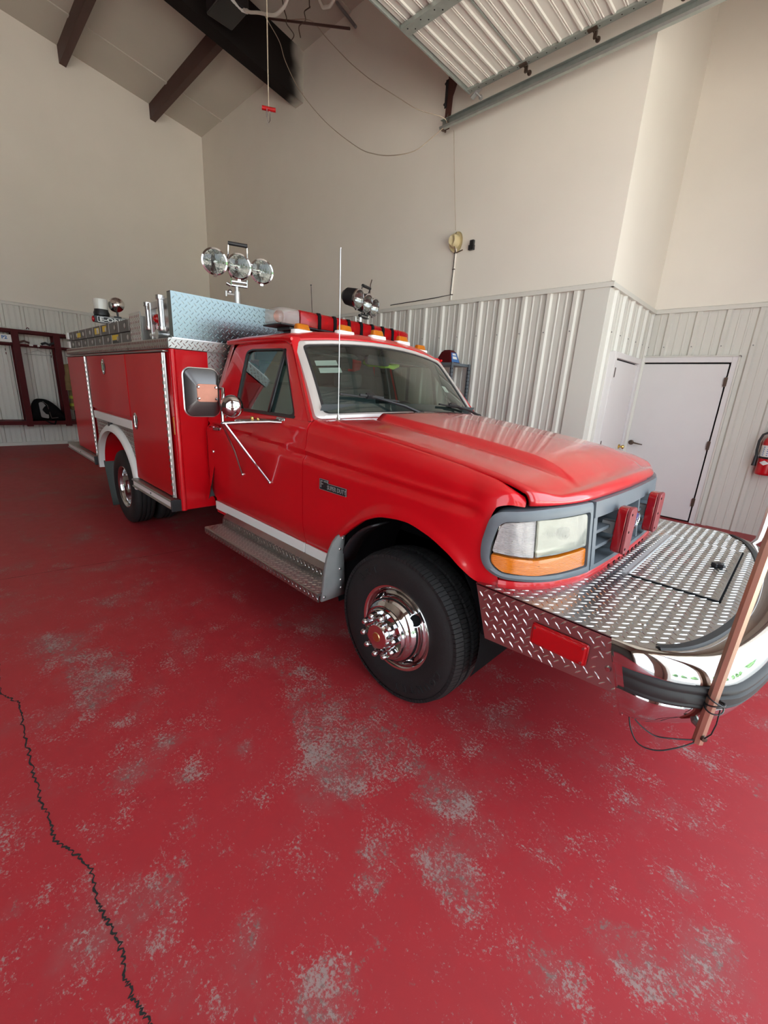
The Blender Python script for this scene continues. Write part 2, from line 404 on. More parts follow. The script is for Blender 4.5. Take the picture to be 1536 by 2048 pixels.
# floor: painted slab with wear stored per vertex
def floor_material():
    m = bpy.data.materials.new('worn_red_floor_paint'); nt, b = _nodes(m); L = nt.links.new
    N = nt.nodes.new
    tc = N('ShaderNodeTexCoord'); at = N('ShaderNodeAttribute'); at.attribute_name = 'wear'
    def noise(sc, det, rough=0.6, stretch=None):
        n = N('ShaderNodeTexNoise'); n.inputs['Scale'].default_value = sc; n.inputs['Detail'].default_value = det; n.inputs['Roughness'].default_value = rough
        if stretch:
            mp = N('ShaderNodeMapping'); mp.inputs['Scale'].default_value = stretch; L(tc.outputs['Object'], mp.inputs[0]); L(mp.outputs[0], n.inputs['Vector'])
        else: L(tc.outputs['Object'], n.inputs['Vector'])
        return n
    def math_(op, a, b_, clamp=False):
        n = N('ShaderNodeMath'); n.operation = op; n.use_clamp = clamp
        for i, q in enumerate((a, b_)):
            if isinstance(q, (int, float)): n.inputs[i].default_value = q
            else: L(q, n.inputs[i])
        return n.outputs[0]
    def ramp(x, lo, hi):
        n = N('ShaderNodeMapRange'); n.interpolation_type = 'SMOOTHSTEP'; n.inputs['From Min'].default_value = lo; n.inputs['From Max'].default_value = hi
        L(x, n.inputs['Value']); return n.outputs['Result']
    fine = noise(85, 9, 0.75); mid = noise(11, 8, 0.7); big = noise(2.1, 5, 0.6); scuff = noise(30, 5, 0.6, (1, 0.12, 1))
    clus = noise(7, 5, 0.62); frac = noise(30, 10, 0.78); speck = noise(75, 8, 0.82)
    bigc = math_('SUBTRACT', big.outputs['Fac'], 0.5)
    s1 = math_('ADD', speck.outputs['Fac'], math_('MULTIPLY', math_('SUBTRACT', clus.outputs['Fac'], 0.5), 0.50))
    s1 = math_('ADD', s1, math_('ADD', math_('MULTIPLY', bigc, 0.22), math_('MULTIPLY', at.outputs['Fac'], 0.048)))
    chip = ramp(s1, 0.572, 0.640)                         # flaked specks
    s2 = math_('ADD', frac.outputs['Fac'], math_('ADD', math_('MULTIPLY', bigc, 0.20), math_('MULTIPLY', at.outputs['Fac'], 0.080)))
    stain = ramp(s2, 0.590, 0.690)                        # paint worn through to grey slab
    haze = ramp(math_('ADD', big.outputs['Fac'], math_('MULTIPLY', at.outputs['Fac'], 0.12)), 0.50, 0.75)  # thin, rubbed paint
    red = N('ShaderNodeMix'); red.data_type = 'RGBA'
    red.inputs[6].default_value = (0.375, 0.023, 0.030, 1); red.inputs[7].default_value = (0.295, 0.026, 0.032, 1)
    L(mid.outputs['Fac'], red.inputs[0])
    hz = N('ShaderNodeMix'); hz.data_type = 'RGBA'; hz.inputs[7].default_value = (0.215, 0.095, 0.092, 1)
    L(red.outputs[2], hz.inputs[6]); L(math_('MULTIPLY', haze, math_('MULTIPLY', scuff.outputs['Fac'], 0.9)), hz.inputs[0])
    con = N('ShaderNodeMix'); con.data_type = 'RGBA'
    con.inputs[6].default_value = (0.200, 0.165, 0.150, 1); con.inputs[7].default_value = (0.420, 0.330, 0.305, 1)
    L(fine.outputs['Fac'], con.inputs[0])
    st0 = N('ShaderNodeMix'); st0.data_type = 'RGBA'; st0.inputs[7].default_value = (0.150, 0.135, 0.120, 1)
    L(hz.outputs[2], st0.inputs[6]); L(math_('MULTIPLY', stain, 0.72), st0.inputs[0])
    fin = N('ShaderNodeMix'); fin.data_type = 'RGBA'
    L(st0.outputs[2], fin.inputs[6]); L(con.outputs[2], fin.inputs[7]); L(math_('MULTIPLY', chip, 0.74), fin.inputs[0])
    L(fin.outputs[2], b.inputs['Base Color'])
    ro = math_('ADD', math_('MULTIPLY', chip, 0.30), math_('ADD', 0.40, math_('MULTIPLY', mid.outputs['Fac'], 0.16)))
    L(ro, b.inputs['Roughness']); b.inputs['Specular IOR Level'].default_value = 0.3
    bp = N('ShaderNodeBump'); bp.inputs['Strength'].default_value = 0.25; bp.inputs['Distance'].default_value = 0.004
    L(math_('SUBTRACT', math_('MULTIPLY', fine.outputs['Fac'], 0.3), chip), bp.inputs['Height']); L(bp.outputs[0], b.inputs['Normal'])
    return m
M['floor'] = floor_material()
WEAR = [(-2.52,0.39,0.16),(-2.27,0.31,0.1),(-1.81,1.21,0.12),(-1.45,1.06,0.15),(-1.21,1.0,0.14),(-1.12,1.1,0.14),(-1.06,1.21,0.14),
        (-0.89,1.19,0.1),(-0.75,1.16,0.08),(-0.67,1.19,0.08),(-1.03,0.93,0.08),(-0.67,0.74,0.05),(-0.72,0.81,0.07),(-0.56,0.97,0.09),
        (-0.46,0.95,0.08),(-0.56,0.49,0.07),(-0.57,0.45,0.05),(-0.55,0.55,0.04),(-0.53,0.65,0.04),(-0.2,0.99,0.09),(-0.13,1.01,0.06),
        (-0.06,1.17,0.06),(0.0,1.2,0.06),(0.05,1.16,0.06),(0.07,1.53,0.05),(0.22,2.24,0.06),(-1.17,0.33,0.025),(-0.16,1.48,0.025),
        (-1.09,0.18,0.02),(-1.37,-0.11,0.035),(-1.46,0.71,0.035),(-1.82,0.71,0.05),(-1.72,0.48,0.06),(-1.48,0.47,0.05),(-1.13,0.26,0.06),
        (-1.27,0.39,0.045),(-1.12,0.45,0.04),(0.14,1.29,0.06),(0.2,1.41,0.06),(-2.82,0.26,0.17),(-2.24,1.38,0.07),(-0.84,0.4,0.06),(-1.63,0.28,0.08)]
WEAR_PATCHES = [([(-1.985, 1.151), (-1.588, 1.016), (-1.266, 0.899), (-1.115, 0.838), (-0.835, 0.889), (-0.894, 0.945), (-0.862, 1.095), (-0.843, 1.244), (-0.993, 1.375), (-1.195, 1.459), (-1.479, 1.316), (-1.73, 1.261)], 0.55), ([(-1.111, 0.835), (-1.614, 0.988), (-2.109, 1.086), (-1.75, 0.729), (-1.43, 0.495), (-1.064, 0.643), (-0.776, 0.743), (-0.835, 0.889)], -0.35), ([(-0.811, 1.1), (-0.733, 1.202), (-0.648, 1.09), (-0.747, 1.013)], 0.5), ([(-0.832, 0.892), (-0.662, 0.73), (-0.606, 0.635), (-0.314, 0.959), (-0.426, 1.023), (-0.621, 1.119)], 0.18), ([(-0.637, 0.439), (-0.649, 0.554), (-0.534, 0.692), (-0.405, 0.558), (-0.567, 0.39)], 0.35), ([(-2.768, 0.246), (-2.698, 0.562), (-2.175, 0.468), (-2.12, 0.218)], 0.45), ([(-0.13, 1.21), (0.026, 1.279), (0.163, 1.226), (0.25, 1.235), (0.106, 1.086), (-0.071, 1.124)], 0.4)]
def axis_pts(lo, hi, step, a, b, fine):
    r = list(np.arange(lo, a, step))+list(np.arange(a, b, fine))+list(np.arange(b, hi, step))+[hi]
    return r
fx = axis_pts(XA, XF, 0.5, -3.2, 0.9, 0.022); fy = axis_pts(YL, YD, 0.5, -0.4, 2.8, 0.022)
fb = MB().grid([[(x, y, 0) for y in fy] for x in fx])
floor = struct('floor', fb, 'floor', angle=0)
wv = np.zeros(len(floor.data.vertices)); co = np.array([v.co[:] for v in floor.data.vertices])
for (x, y, r) in WEAR:
    wv += np.exp(-(((co[:,0]-x)**2+(co[:,1]-y)**2)/(r*1.05)**2)**1.5)
def in_poly(P, pts):
    r = np.zeros(len(P), bool); n = len(pts)
    for i in range(n):
        (x1, y1), (x2, y2) = pts[i], pts[(i+1) % n]
        c = ((y1 > P[:,1]) != (y2 > P[:,1])) & (P[:,0] < (x2-x1)*(P[:,1]-y1)/(y2-y1+1e-12)+x1); r ^= c
    return r
for pts, amt in WEAR_PATCHES: wv += amt*in_poly(co[:, :2], pts)
wv = np.clip(wv, -0.5, 1.05)
floor.data.attributes.new('wear', 'FLOAT', 'POINT').data.foreach_set('value', wv.astype(np.float32))
def crack_strip(pts, w, seed, steps=14):
    rnd = random.Random(seed); P = []
    for i in range(len(pts)-1):
        a, b = pts[i], pts[i+1]
        for k in range(steps):
            t = k/steps; P.append((a[0]+(b[0]-a[0])*t, a[1]+(b[1]-a[1])*t+rnd.uniform(-1,1)*0.007))
    P.append(pts[-1]); lft, rgt = [], []
    for i, p in enumerate(P):
        q = P[min(i+1, len(P)-1)]; o = P[max(i-1, 0)]; d = np.array((q[0]-o[0], q[1]-o[1])); d /= np.linalg.norm(d)+1e-9
        ww = w*(0.45+rnd.random()*0.9); n = np.array((-d[1], d[0]))*ww
        lft.append((p[0]+n[0], p[1]+n[1], 0.0012)); rgt.append((p[0]-n[0], p[1]-n[1], 0.0012))
    return MB().grid([lft, rgt])
CR = [(-3.3,-0.06),(-2.95,-0.01),(-2.57,-0.03),(-2.44,0.03),(-2.25,0.02),(-2.0,0.02),(-1.78,0.02),(-1.64,0.03),(-1.54,0.03),(-1.44,0.07),(-1.34,0.1),(-1.21,0.09),
      (-1.14,0.1),(-1.06,0.11),(-0.98,0.1),(-0.92,0.1),(-0.87,0.11),(-0.81,0.12),(-0.6,0.13),(-0.2,0.10),(0.5,0.15)]
build('crack', crack_strip(CR, 0.0032, 3), 'crack', floor, angle=0)
build('crack', crack_strip([(-4.20,-0.3),(-4.17,0.1),(-4.09,0.67),(-4.0,1.11),(-3.95,1.6)], 0.002, 5), 'crack', floor, angle=0)

# walls (upper, painted)
def wall(name, mb): return struct(name, mb, 'wall', angle=0)
def wall_quad(a, b, z0, za, zb): return MB().add([(*a, z0), (*b, z0), (*b, zb), (*a, za)], [(0,1,2,3)])
wb = MB()
ys = [YL, -1.3, YB]
for i in range(2): a = wall_quad((XA, ys[i]), (XA, ys[i+1]), 0, ceil_z(ys[i]), ceil_z(ys[i+1])); wb.add(a.v, a.f)
wall_back = wall('wall_back', wb)
wall_side = wall('wall_side', wall_quad((XA, YB), (XC, YB), 0, 7.2, 7.2))
wall_jog = wall('wall_jog', wall_quad((XC, YB), (XC, YD), 0, ceil_z(YB), ceil_z(YD)))
wall_recess = wall('wall_recess', wall_quad((XC, YD), (XF, YD), 0, ceil_z(YD), ceil_z(YD)))
wall_far = struct('wall_far', wall_quad((XA, YL), (XF, YL), 0, ceil_z(YL), ceil_z(YL)), 'wall_dark', angle=0)  # unseen wall, made dark so the red body reflects less light
# front wall: the truck's door bay and an unseen second bay added for light
fw = MB(); DH = 4.70; B1 = (0.2, 5.0); B2 = (-7.2, -0.9)
def fpiece(y0, y1, z0, z1): fw.box(XF, XF+0.2, y0, y1, z0, z1)
fpiece(YL, B2[0], 0, 8.3); fpiece(B2[1], B1[0], 0, 8.3); fpiece(B1[1], YD, 0, 8.3); fpiece(B2[0], B2[1], DH, 8.3); fpiece(B1[0], B1[1], DH, 8.3)
wall_front = wall('wall_front', fw)
# ceiling: single pitch boards, with cover strips
cb = MB()
for a, b in ((YL, -1.3), (-1.3, YB), (YB, YD)):
    cb.add([(XA, a, ceil_z(a)), (XF+0.2, a, ceil_z(a)), (XF+0.2, b, ceil_z(b)), (XA, b, ceil_z(b))], [(0,1,2,3)])
ceiling = struct('ceiling', cb, 'ceiling', angle=0)
def along(x0, x1, y0, y1, d0, d1):
    """bar hung under the sloping ceiling"""
    v = [(x, y, ceil_z(y)-d) for x in (x0, x1) for y in (y0, y1) for d in (d0, d1)]
    return MB().add(v, [(0,1,3,2),(4,6,7,5),(0,4,5,1),(2,3,7,6),(0,2,6,4),(1,5,7,3)])
for sx in (-10.95, -8.9, -6.55, -4.1):
    build('cover_strip', along(sx-0.04, sx+0.04, -1.3, YB, -0.005, 0.02), 'ceiling', ceiling, angle=0)
# black beam and brown purlins
def beam_mat():
    m = bpy.data.materials.new('sooty_black_beam'); nt, b = _nodes(m); L = nt.links.new; b.inputs['Roughness'].default_value = 0.9; b.inputs['Specular IOR Level'].default_value = 0.1
    tc = nt.nodes.new('ShaderNodeTexCoord'); sp = nt.nodes.new('ShaderNodeSeparateXYZ'); L(tc.outputs['Object'], sp.inputs[0])
    ns = nt.nodes.new('ShaderNodeTexNoise'); ns.inputs['Scale'].default_value = 2.5; L(tc.outputs['Object'], ns.inputs['Vector'])
    ad = nt.nodes.new('ShaderNodeMath'); ad.operation = 'MULTIPLY_ADD'; ad.inputs[1].default_value = 0.35; L(ns.outputs['Fac'], ad.inputs[0]); L(sp.outputs['Y'], ad.inputs[2])
    mr = nt.nodes.new('ShaderNodeMapRange'); mr.interpolation_type = 'SMOOTHSTEP'
    mr.inputs['From Min'].default_value = 5.34; mr.inputs['From Max'].default_value = 5.66; L(ad.outputs[0], mr.inputs['Value'])
    mx = nt.nodes.new('ShaderNodeMix'); mx.data_type = 'RGBA'; mx.inputs[6].default_value = (0.016, 0.013, 0.012, 1); mx.inputs[7].default_value = (0.5, 0.47, 0.42, 1)
    L(mr.outputs['Result'], mx.inputs[0]); L(mx.outputs[2], b.inputs['Base Color']); return m
M['beam'] = beam_mat()
bm_ = along(-8.02, -7.78, -1.3, YB-0.0, 0.0, 0.74)
tr = struct('trim_1', bm_, 'beam', angle=0)
k = 2
for py in (2.72, 4.33, 1.1, -0.5):
    pb = MB(); z = ceil_z(py)
    v = []
    for x, d in ((XA, 0.42), (XA+0.08, 0.42), (-8.02, 0.42)):
        pass
    pb = along(XA, -8.0, py-0.055, py+0.055, 0.0, 0.28)
    struct('trim_%d' % k, pb, 'purlin', angle=0); k += 1
for py in (-0.5,):
    struct('trim_%d' % k, along(-7.78, XF, py-0.055, py+0.055, 0.0, 0.28), 'purlin', angle=0); k += 1

# ribbed steel wainscot: every sheet is a piece of its wall
PIT = 0.3255
def sheet_profile(w0, w1, phase):
    """(along, depth) polyline of ribs between w0 and w1"""
    pts = [(w0, 0.0)]; n0 = math.floor((w0-phase)/PIT)-1; n1 = math.ceil((w1-phase)/PIT)+1
    for i in range(n0, n1+1):
        c = phase+i*PIT
        for dx, d in ((-0.040,0),(-0.022,0.030),(0.022,0.030),(0.040,0),(0.098,0),(0.106,0.006),(0.120,0.006),(0.128,0),(0.198,0),(0.206,0.006),(0.220,0.006),(0.228,0)):
            if w0+1e-4 < c+dx < w1-1e-4: pts.append((c+dx, d))
    pts.append((w1, 0.0)); return pts
def sheets(wallobj, w0, w1, phase, z0, z1, fn):
    n = max(1, round((w1-w0)/(3*PIT)))
    start = phase+math.floor((w0-phase)/(3*PIT))*3*PIT+PIT*0.45
    edges = [w0]; e = start
    while e < w1-0.05:
        if e > w0+0.05: edges.append(e)
        e += 3*PIT
    edges.append(w1)
    for a, b in zip(edges[:-1], edges[1:]):
        pr = sheet_profile(a, b, phase)
        mb = MB().grid([[fn(w, d+0.004) + (z0,) for w, d in pr], [fn(w, d+0.004) + (z1,) for w, d in pr]])
        mb.v = [(v[0], v[1], v[2]) for v in mb.v]
        o = build('siding_sheet', mb, 'siding', wallobj, angle=20)
        # screws along the top
        rib = [w for w, d in pr if abs(d-0.030) < 1e-6][::2]
        if rib and z1 > 2.5:
            sb = MB()
            for w in rib:
                p = fn(w+0.022, 0.034); q = fn(w+0.022, 0.042)
                for zz in (z1-0.45,):
                    sb.cyl((*p, zz), (*q, zz), 0.008, 6)
            build('screw_heads', sb, 'grey_trim', o, angle=0, kind='stuff')
sheets(wall_back, YL, YB, 1.45, 0.06, ZT-0.05, lambda w, d: (XA+d, w))
sheets(wall_side, XA, XC-0.26, -2.916, 0.0, ZT-0.05, lambda w, d: (w, YB-d))
sheets(wall_jog, YB+0.10, YD, 5.62, 2.185, ZT-0.05, lambda w, d: (XC+d, w))
sheets(wall_jog, YB+0.10, 5.80, 5.62, 0, 2.185, lambda w, d: (XC+d, w))
sheets(wall_jog, 6.94, YD, 5.62, 0, 2.185, lambda w, d: (XC+d, w))
sheets(wall_recess, XC, -0.80, -1.35, 2.25, ZT-0.05, lambda w, d: (w, YD-d))
sheets(wall_recess, -0.80, XF, -1.35, 0, ZT-0.05, lambda w, d: (w, YD-d))
# corner flashing on the jog
build('corner_flashing', MB().box(XC-0.27, XC+0.012, YB-0.03, YB+0.11, 0, ZT-0.03), 'siding', wall_side, angle=0, bevel=0.004)
# cap trims on top of the siding
def cap(name, a, b, nrm):
    a, b, nrm = np.array(a), np.array(b), np.array(nrm); d = (b-a)
    mb = MB()
    pr = [(0.0, -0.060), (0.046, -0.060), (0.046, -0.012), (0.0, 0.004)]
    mb.grid([[(*(a+nrm*o), ZT+z) for o, z in pr], [(*(b+nrm*o), ZT+z) for o, z in pr]])
    return struct(name, mb, 'siding', angle=20)
cap('trim_11', (XA, YL), (XA, YB), (1, 0)); cap('trim_12', (XA, YB), (XC+.046, YB), (0, -1))
cap('trim_13', (XC, YB-.046), (XC, YD), (1, 0)); cap('trim_14', (XC, YD), (XF, YD), (0, -1))
struct('baseboard_back', MB().box(XA, XA+0.05, YL, YB, 0.0, 0.07), 'siding', angle=0, bevel=0.004)

# doors
def hinge(parent, c, a, b, zs):
    for z in zs:
        p = np.array((c[0], c[1], z))
        build('hinge', MB().obox(p, np.array(a)*0.018, np.array(b)*0.012, (0,0,0.055)).cyl(p+np.array((0,0,-0.06)), p+np.array((0,0,0.06)), 0.012, 8), 'bronze', parent, angle=40)
# door in the recessed wall
d1 = struct('door_1', MB().box(-1.885, -0.885, YD-0.055, YD-0.02, 0.02, 2.155), 'white_door', bevel=0.003)
for x0, x1, z0, z1 in ((-1.99,-1.91,0,2.245),(-0.865,-0.80,0,2.245),(-1.91,-0.865,2.175,2.245)): build('door_frame', MB().box(x0, x1, YD-0.075, YD+0.01, z0, z1), 'white_door', d1, bevel=0.004)
for x0, x1, z0, z1 in ((-2.0,-1.985,0,2.26),(-0.805,-0.785,0,2.26),(-2.0,-0.785,2.243,2.262)): build('frame_trim', MB().box(x0, x1, YD-0.085, YD+0.01, z0, z1), 'siding', d1, bevel=0.003)
hinge(d1, (-0.875, YD-0.07, 0), (1,0,0), (0,1,0), (0.30, 1.10, 1.93))
hb = MB().lathe([(0.0,0.0),(0.036,0.0),(0.036,0.010),(0.020,0.016),(0.012,0.05),(0.012,0.065)], (-1.82, YD-0.055, 1.03), (0,-1,0), 20)
hb.tube([(-1.82, YD-0.115, 1.03), (-1.77, YD-0.125, 1.033), (-1.70, YD-0.12, 1.022), (-1.655, YD-0.115, 1.018)], [0.013,0.011,0.009,0.007], 8)
build('lever_handle', hb, 'bronze', d1, angle=40)
build('strike_plate', MB().box(-1.912, -1.885, YD-0.082, YD-0.05, 0.98, 1.09), 'bronze', d1, angle=0)
build('door_gap', MB().box(-1.912, -0.866, YD-0.018, YD-0.004, 0.0, 2.178), 'dark', d1, angle=0)
# door in the jog
d2 = struct('door_2', MB().box(XC+0.02, XC+0.055, 5.90, 6.82, 0.02, 2.10), 'white_door', bevel=0.003)
for y0, y1, z0, z1 in ((5.80,5.88,0,2.19),(6.84,6.93,0,2.19),(5.88,6.84,2.12,2.19)): build('door_frame', MB().box(XC-0.01, XC+0.075, y0, y1, z0, z1), 'white_door', d2, bevel=0.004)
hinge(d2, (XC+0.065, 5.885, 0), (0,1,0), (1,0,0), (0.30, 1.05, 1.95))
kb = MB().lathe([(0.0,0),(0.034,0.0),(0.034,0.008),(0.013,0.014),(0.013,0.035),(0.026,0.045),(0.030,0.058),(0.022,0.072),(0,0.075)], (XC+0.055, 6.74, 0.99), (1,0,0), 20)
build('door_knob', kb, 'brass', d2, angle=40)
build('door_gap', MB().box(XC+0.004, XC+0.018, 5.88, 6.84, 0, 2.12), 'dark', d2, angle=0)

# outside apron; unseen trees added across the yard to darken metal reflections
struct('floor_outside', MB().box(XF, 30, -25, 25, -0.06, -0.015), 'concrete', angle=0)
rnd = random.Random(4)
for i in range(12):
    tm = MB(); ty = -25+i*4.6; tx = 22+rnd.uniform(-1.5,2.5); hh = rnd.uniform(4.2, 7.5)
    for k in range(9):
        tm.sphere((tx+rnd.uniform(-.7,.7), ty+rnd.uniform(-.7,.7), hh*(.30+.6*k/9)), rnd.uniform(.9,1.4)*(1.15-.5*k/9), 8, 6)
    t_ = build('tree', tm, 'leaf', None, angle=0, off=(tx,ty,0)); t_['kind'] = 'stuff'; tag(t_, 'added dark green tree, out of view across the yard from the open bays', 'tree', 'unseen trees added for darker reflections')
# ================================================================ the fire truck
CY = 2.46                                   # centre line of the truck
def Y(s): return CY-s
truck = thing('fire_truck', 'red utility rescue fire truck with diamond plate bumper and rear body', 'truck', (-3.0, CY, 0.0))
def P_(name, mb, m, parent=truck, **k): return build(name, mb, m, parent, **k)

# ---- plan outline of the front end: arc length from the centre of the grille round to the side
G = [(0,-.535),(.25,-.540),(.52,-.553),(.68,-.585),(.80,-.630),(.87,-.675),(.925,-.735),(.955,-.800),(.972,-.870),(.984,-.95),(.990,-1.05),(.990,-1.3),(.990,-2.3)]
_gs = Smooth([(i, g[0]) for i, g in enumerate(G)]); _gx = Smooth([(i, -g[1]) for i, g in enumerate(G)])
_t = np.linspace(0, len(G)-1, 1500); GS = np.array([_gs(t) for t in _t]); GX = -np.array([_gx(t) for t in _t])
# smooth the corner
for _ in range(60):
    GS[1:-1] = (GS[:-2]+2*GS[1:-1]+GS[2:])/4; GX[1:-1] = (GX[:-2]+2*GX[1:-1]+GX[2:])/4
GU = np.concatenate([[0], np.cumsum(np.hypot(np.diff(GS), np.diff(GX)))])
def u_of_s(s): return float(np.interp(s, GS[:900], GU[:900]))
def u_of_x(x): return float(np.interp(-x, -GX, GU))
def gpt(u):
    sgn = 1 if u >= 0 else -1; u = abs(u)
    s = np.interp(u, GU, GS); x = np.interp(u, GU, GX); e = 0.01
    ds = np.interp(u+e, GU, GS)-np.interp(max(u-e,0), GU, GS); dx = np.interp(u+e, GU, GX)-np.interp(max(u-e,0), GU, GX)
    l = math.hypot(ds, dx); nx, ns = ds/l, -dx/l
    return x, sgn*s, nx, sgn*ns
def FP(u, z, off=0.0):
    x, s, nx, ns = gpt(u)
    x += -(z-.84)*0.11*max(nx, 0) + nx*off; s += ns*off
    return (x, Y(s), z)

# ---- fenders
ZT_F = Smooth([(-2.12,1.392),(-1.88,1.372),(-1.44,1.327),(-.96,1.268),(-.81,1.243),(-.72,1.215),(-.66,1.180)])
ZB_F = Smooth([(-2.12,.62),(-1.87,.62),(-1.82,.66),(-1.75,.745),(-1.64,.840),(-1.52,.925),(-1.40,.970),(-1.25,.985),(-1.12,.960),(-1.0,.910),(-.92,.855),(-.865,.818),(-.83,.808),(-.75,.812),(-.60,.83)])
def crease_z(x): return 1.165-0.05*(x+2.1)
def side_inset(x, z, zt, roll=0.085):
    d = max(zt-z, 0); ins = 0.0; roll = roll-0.052*sstep(-.88,-.70,x)
    if d < roll: ins += roll*0.95*(1-math.sqrt(max(0, 1-(1-d/roll)**2)))
    ins += 0.018*sstep(0.22, 0.0, d)
    zc = crease_z(x); fade = sstep(-0.84, -0.95, x)
    ins += fade*(0.020*sstep(zc-0.030, zc+0.012, z)-0.010*math.exp(-((z-zc-0.040)/0.014)**2)+0.006*math.exp(-((z-zc-0.012)/0.012)**2))
    ins += 0.055*max(0, (0.80-z)/0.25)**2
    return ins
UF = Smooth([(0.80,u_of_x(-.752)),(.86,u_of_x(-.775)),(.91,u_of_x(-.815)),(1.05,u_of_x(-.822)),(1.10,u_of_x(-.805)),(1.128,u_of_x(-.750)),(1.145,u_of_x(-.690)),(1.20,u_of_x(-.684))])
def fender_mb():
    ur = u_of_x(-2.104); nc, nr = 100, 52; rows = []
    ts = [1-(1-i/nr)**1.5 for i in range(nr+1)]
    for t in ts:
        uf = UF(0.81+(1.185-0.81)*t); row = []
        for i in range(nc+1):
            kk = i/nc; kk = 1-(1-kk)**1.15
            u = ur+(uf-ur)*kk; x0, s0, nx, ns = gpt(u)
            z0, z1 = ZB_F(x0), ZT_F(x0); z = z0+(z1-z0)*t
            ins = side_inset(x0, z, z1)
            if -1.86 < x0 < -0.84:
                ins -= 0.016*math.exp(-((z-z0)/0.05)**2)*sstep(-1.86,-1.75,x0)*sstep(-0.84,-0.95,x0)
            p = FP(u, z, -ins); row.append(p)
        rows.append(row)
    def inn(p, d, dz): return (p[0], p[1]+d, p[2]+dz)
    r0 = rows[0]; rows = [[inn(p, 0.05, 0.004) for p in r0], [inn(p, 0.006, -0.004) for p in r0]]+rows
    top = rows[-1]; rows.append([inn(p, 0.03, -0.03) for p in top])
    return MB().grid(rows)
fmb = fender_mb()
fender = P_('fender', fmb, 'red', angle=50)
P_('fender', fmb.mirror(CY), 'red', angle=50)
# wheel well liner
wl = MB(); rows = []
for yy in (1.50, 2.02):
    rows.append([(-1.30+0.50*math.cos(a), yy, 0.50+0.49*math.sin(a)) for a in np.linspace(-0.35, PI+0.35, 30)])
wl.grid(rows)
wl.add([(-1.80,2.0,0.55),(-0.78,2.0,0.55),(-0.78,2.0,1.05),(-1.80,2.0,1.05)], [(0,1,2,3)])
liner = P_('wheel_well', wl, 'dark', angle=40); P_('wheel_well', wl.mirror(CY), 'dark', angle=40)
lb = MB(); rows = []
for yy in (1.475, 1.60):
    rows.append([(-1.27-0.50*math.cos(a), yy, 0.48+0.47*math.sin(a)) for a in np.linspace(0.25, 1.15, 10)])
lb.grid(rows)
P_('splash_shield', lb, 'black', angle=40, solid=0.012)

# ---- hood
XFR = lambda s: FP(u_of_s(abs(s)), 1.17)[0]
def hood_pt(k, s):
    """k 0 rear .. 1 break line, >1 front face"""
    a = abs(s); xr = -1.905-0.12*(a/.88)**2; xb = XFR(a)-0.035-0.0*a
    kk = min(k, 1.0); x = xr+(xb-xr)*kk
    z = ZT_F(x)+0.010
    z += 0.030*(1-(a/.9)**2)
    bul = sstep(0.535, 0.485, a)*(0.030+0.006*(1-(a/.5)**2))*sstep(1.0, 0.78, kk)-0.008*math.exp(-((a-.55)/.03)**2)*sstep(1.0,.8,kk)
    z += bul + 0.008*sstep(0.80,0.87,a)*-1
    zb = z
    if k > 1:
        t = k-1; tgt = 1.166
        x = xb+(XFR(a)-0.004-xb)*(1-(1-t)**2 if t < 1 else 1); z = zb+(tgt-zb)*(t**1.3)
    return (x, Y(s), z)
ss = sorted(set([round(v, 4) for v in list(np.linspace(-.872,.872,45))+[-.60,-.58,-.565,-.55,-.535,-.52,-.51,-.50,-.485,-.47,-.46,.46,.47,.485,.50,.51,.52,.535,.55,.565,.58,.60]]))
ks = list(np.linspace(0, 0.9, 26))+[0.94,0.97,0.985,1.0,1.05,1.12,1.25,1.45,1.7,2.0]
hood = P_('hood', MB().grid([[hood_pt(k, s) for s in ss] for k in ks]), 'red_dusty', angle=50, solid=0.015)
# cowl panel with slots
def wbot_x(s): return -2.02-0.11*(abs(s)/.87)**2
cw = MB().grid([[(wbot_x(s)-.02+(.135+.005)*t, Y(s), 1.412-.028*(abs(s)/.87)**2-0.004*t) for s in np.linspace(-.885,.885,25)] for t in np.linspace(0,1,5)])
P_('cowl', cw, 'red_dusty', angle=50)
sl = MB()
for i in range(46):
    s = 0.42-i*0.019
    if s < -0.45: break
    x = wbot_x(s)+.06; zz = 1.410-.028*(abs(s)/.87)**2
    sl.box(x-0.03, x+0.03, Y(s)-0.0045, Y(s)+0.0045, zz-.006, zz+.0012)
P_('cowl_grille', sl, 'dark', angle=0, kind='stuff')

# ---- headlamp bezels, lenses
UJ = u_of_s(.52)
U1 = u_of_x(-.835)
def bezel_out(): return [(UJ+.004, .842), (UJ+.004, 1.163), (u_of_s(.80), 1.158), (U1-.020, 1.135), (U1+.012, .99), (U1+.006, .905), (U1-.055, .856), (u_of_s(.80), .845)]
def bezel_in(): return [(UJ+.030, .872), (UJ+.030, 1.122), (u_of_s(.80)-.01, 1.116), (U1-.060, 1.098), (U1-.030, .99), (U1-.028, .915), (U1-.075, .878), (u_of_s(.80)-.01, .871)]
rad_o = [.012,.03,.05,.06,.03,.04,.05,.05]; rad_i = [.012,.02,.05,.04,.03,.03,.03,.05]
bo = dens(rpoly(bezel_out(), rad_o, 5), 3); bi = dens(rpoly(bezel_in(), rad_i, 5), 3)
bz = MB().grid([[FP(*p, -0.075) for p in bo], [FP(*p, 0.010) for p in bo], [FP(p[0]+(q[0]-p[0])*.5, p[1]+(q[1]-p[1])*.5, 0.016) for p, q in zip(bo, bi)],
                [FP(*q, 0.012) for q in bi], [FP(*q, -0.03) for q in bi]], False, True)
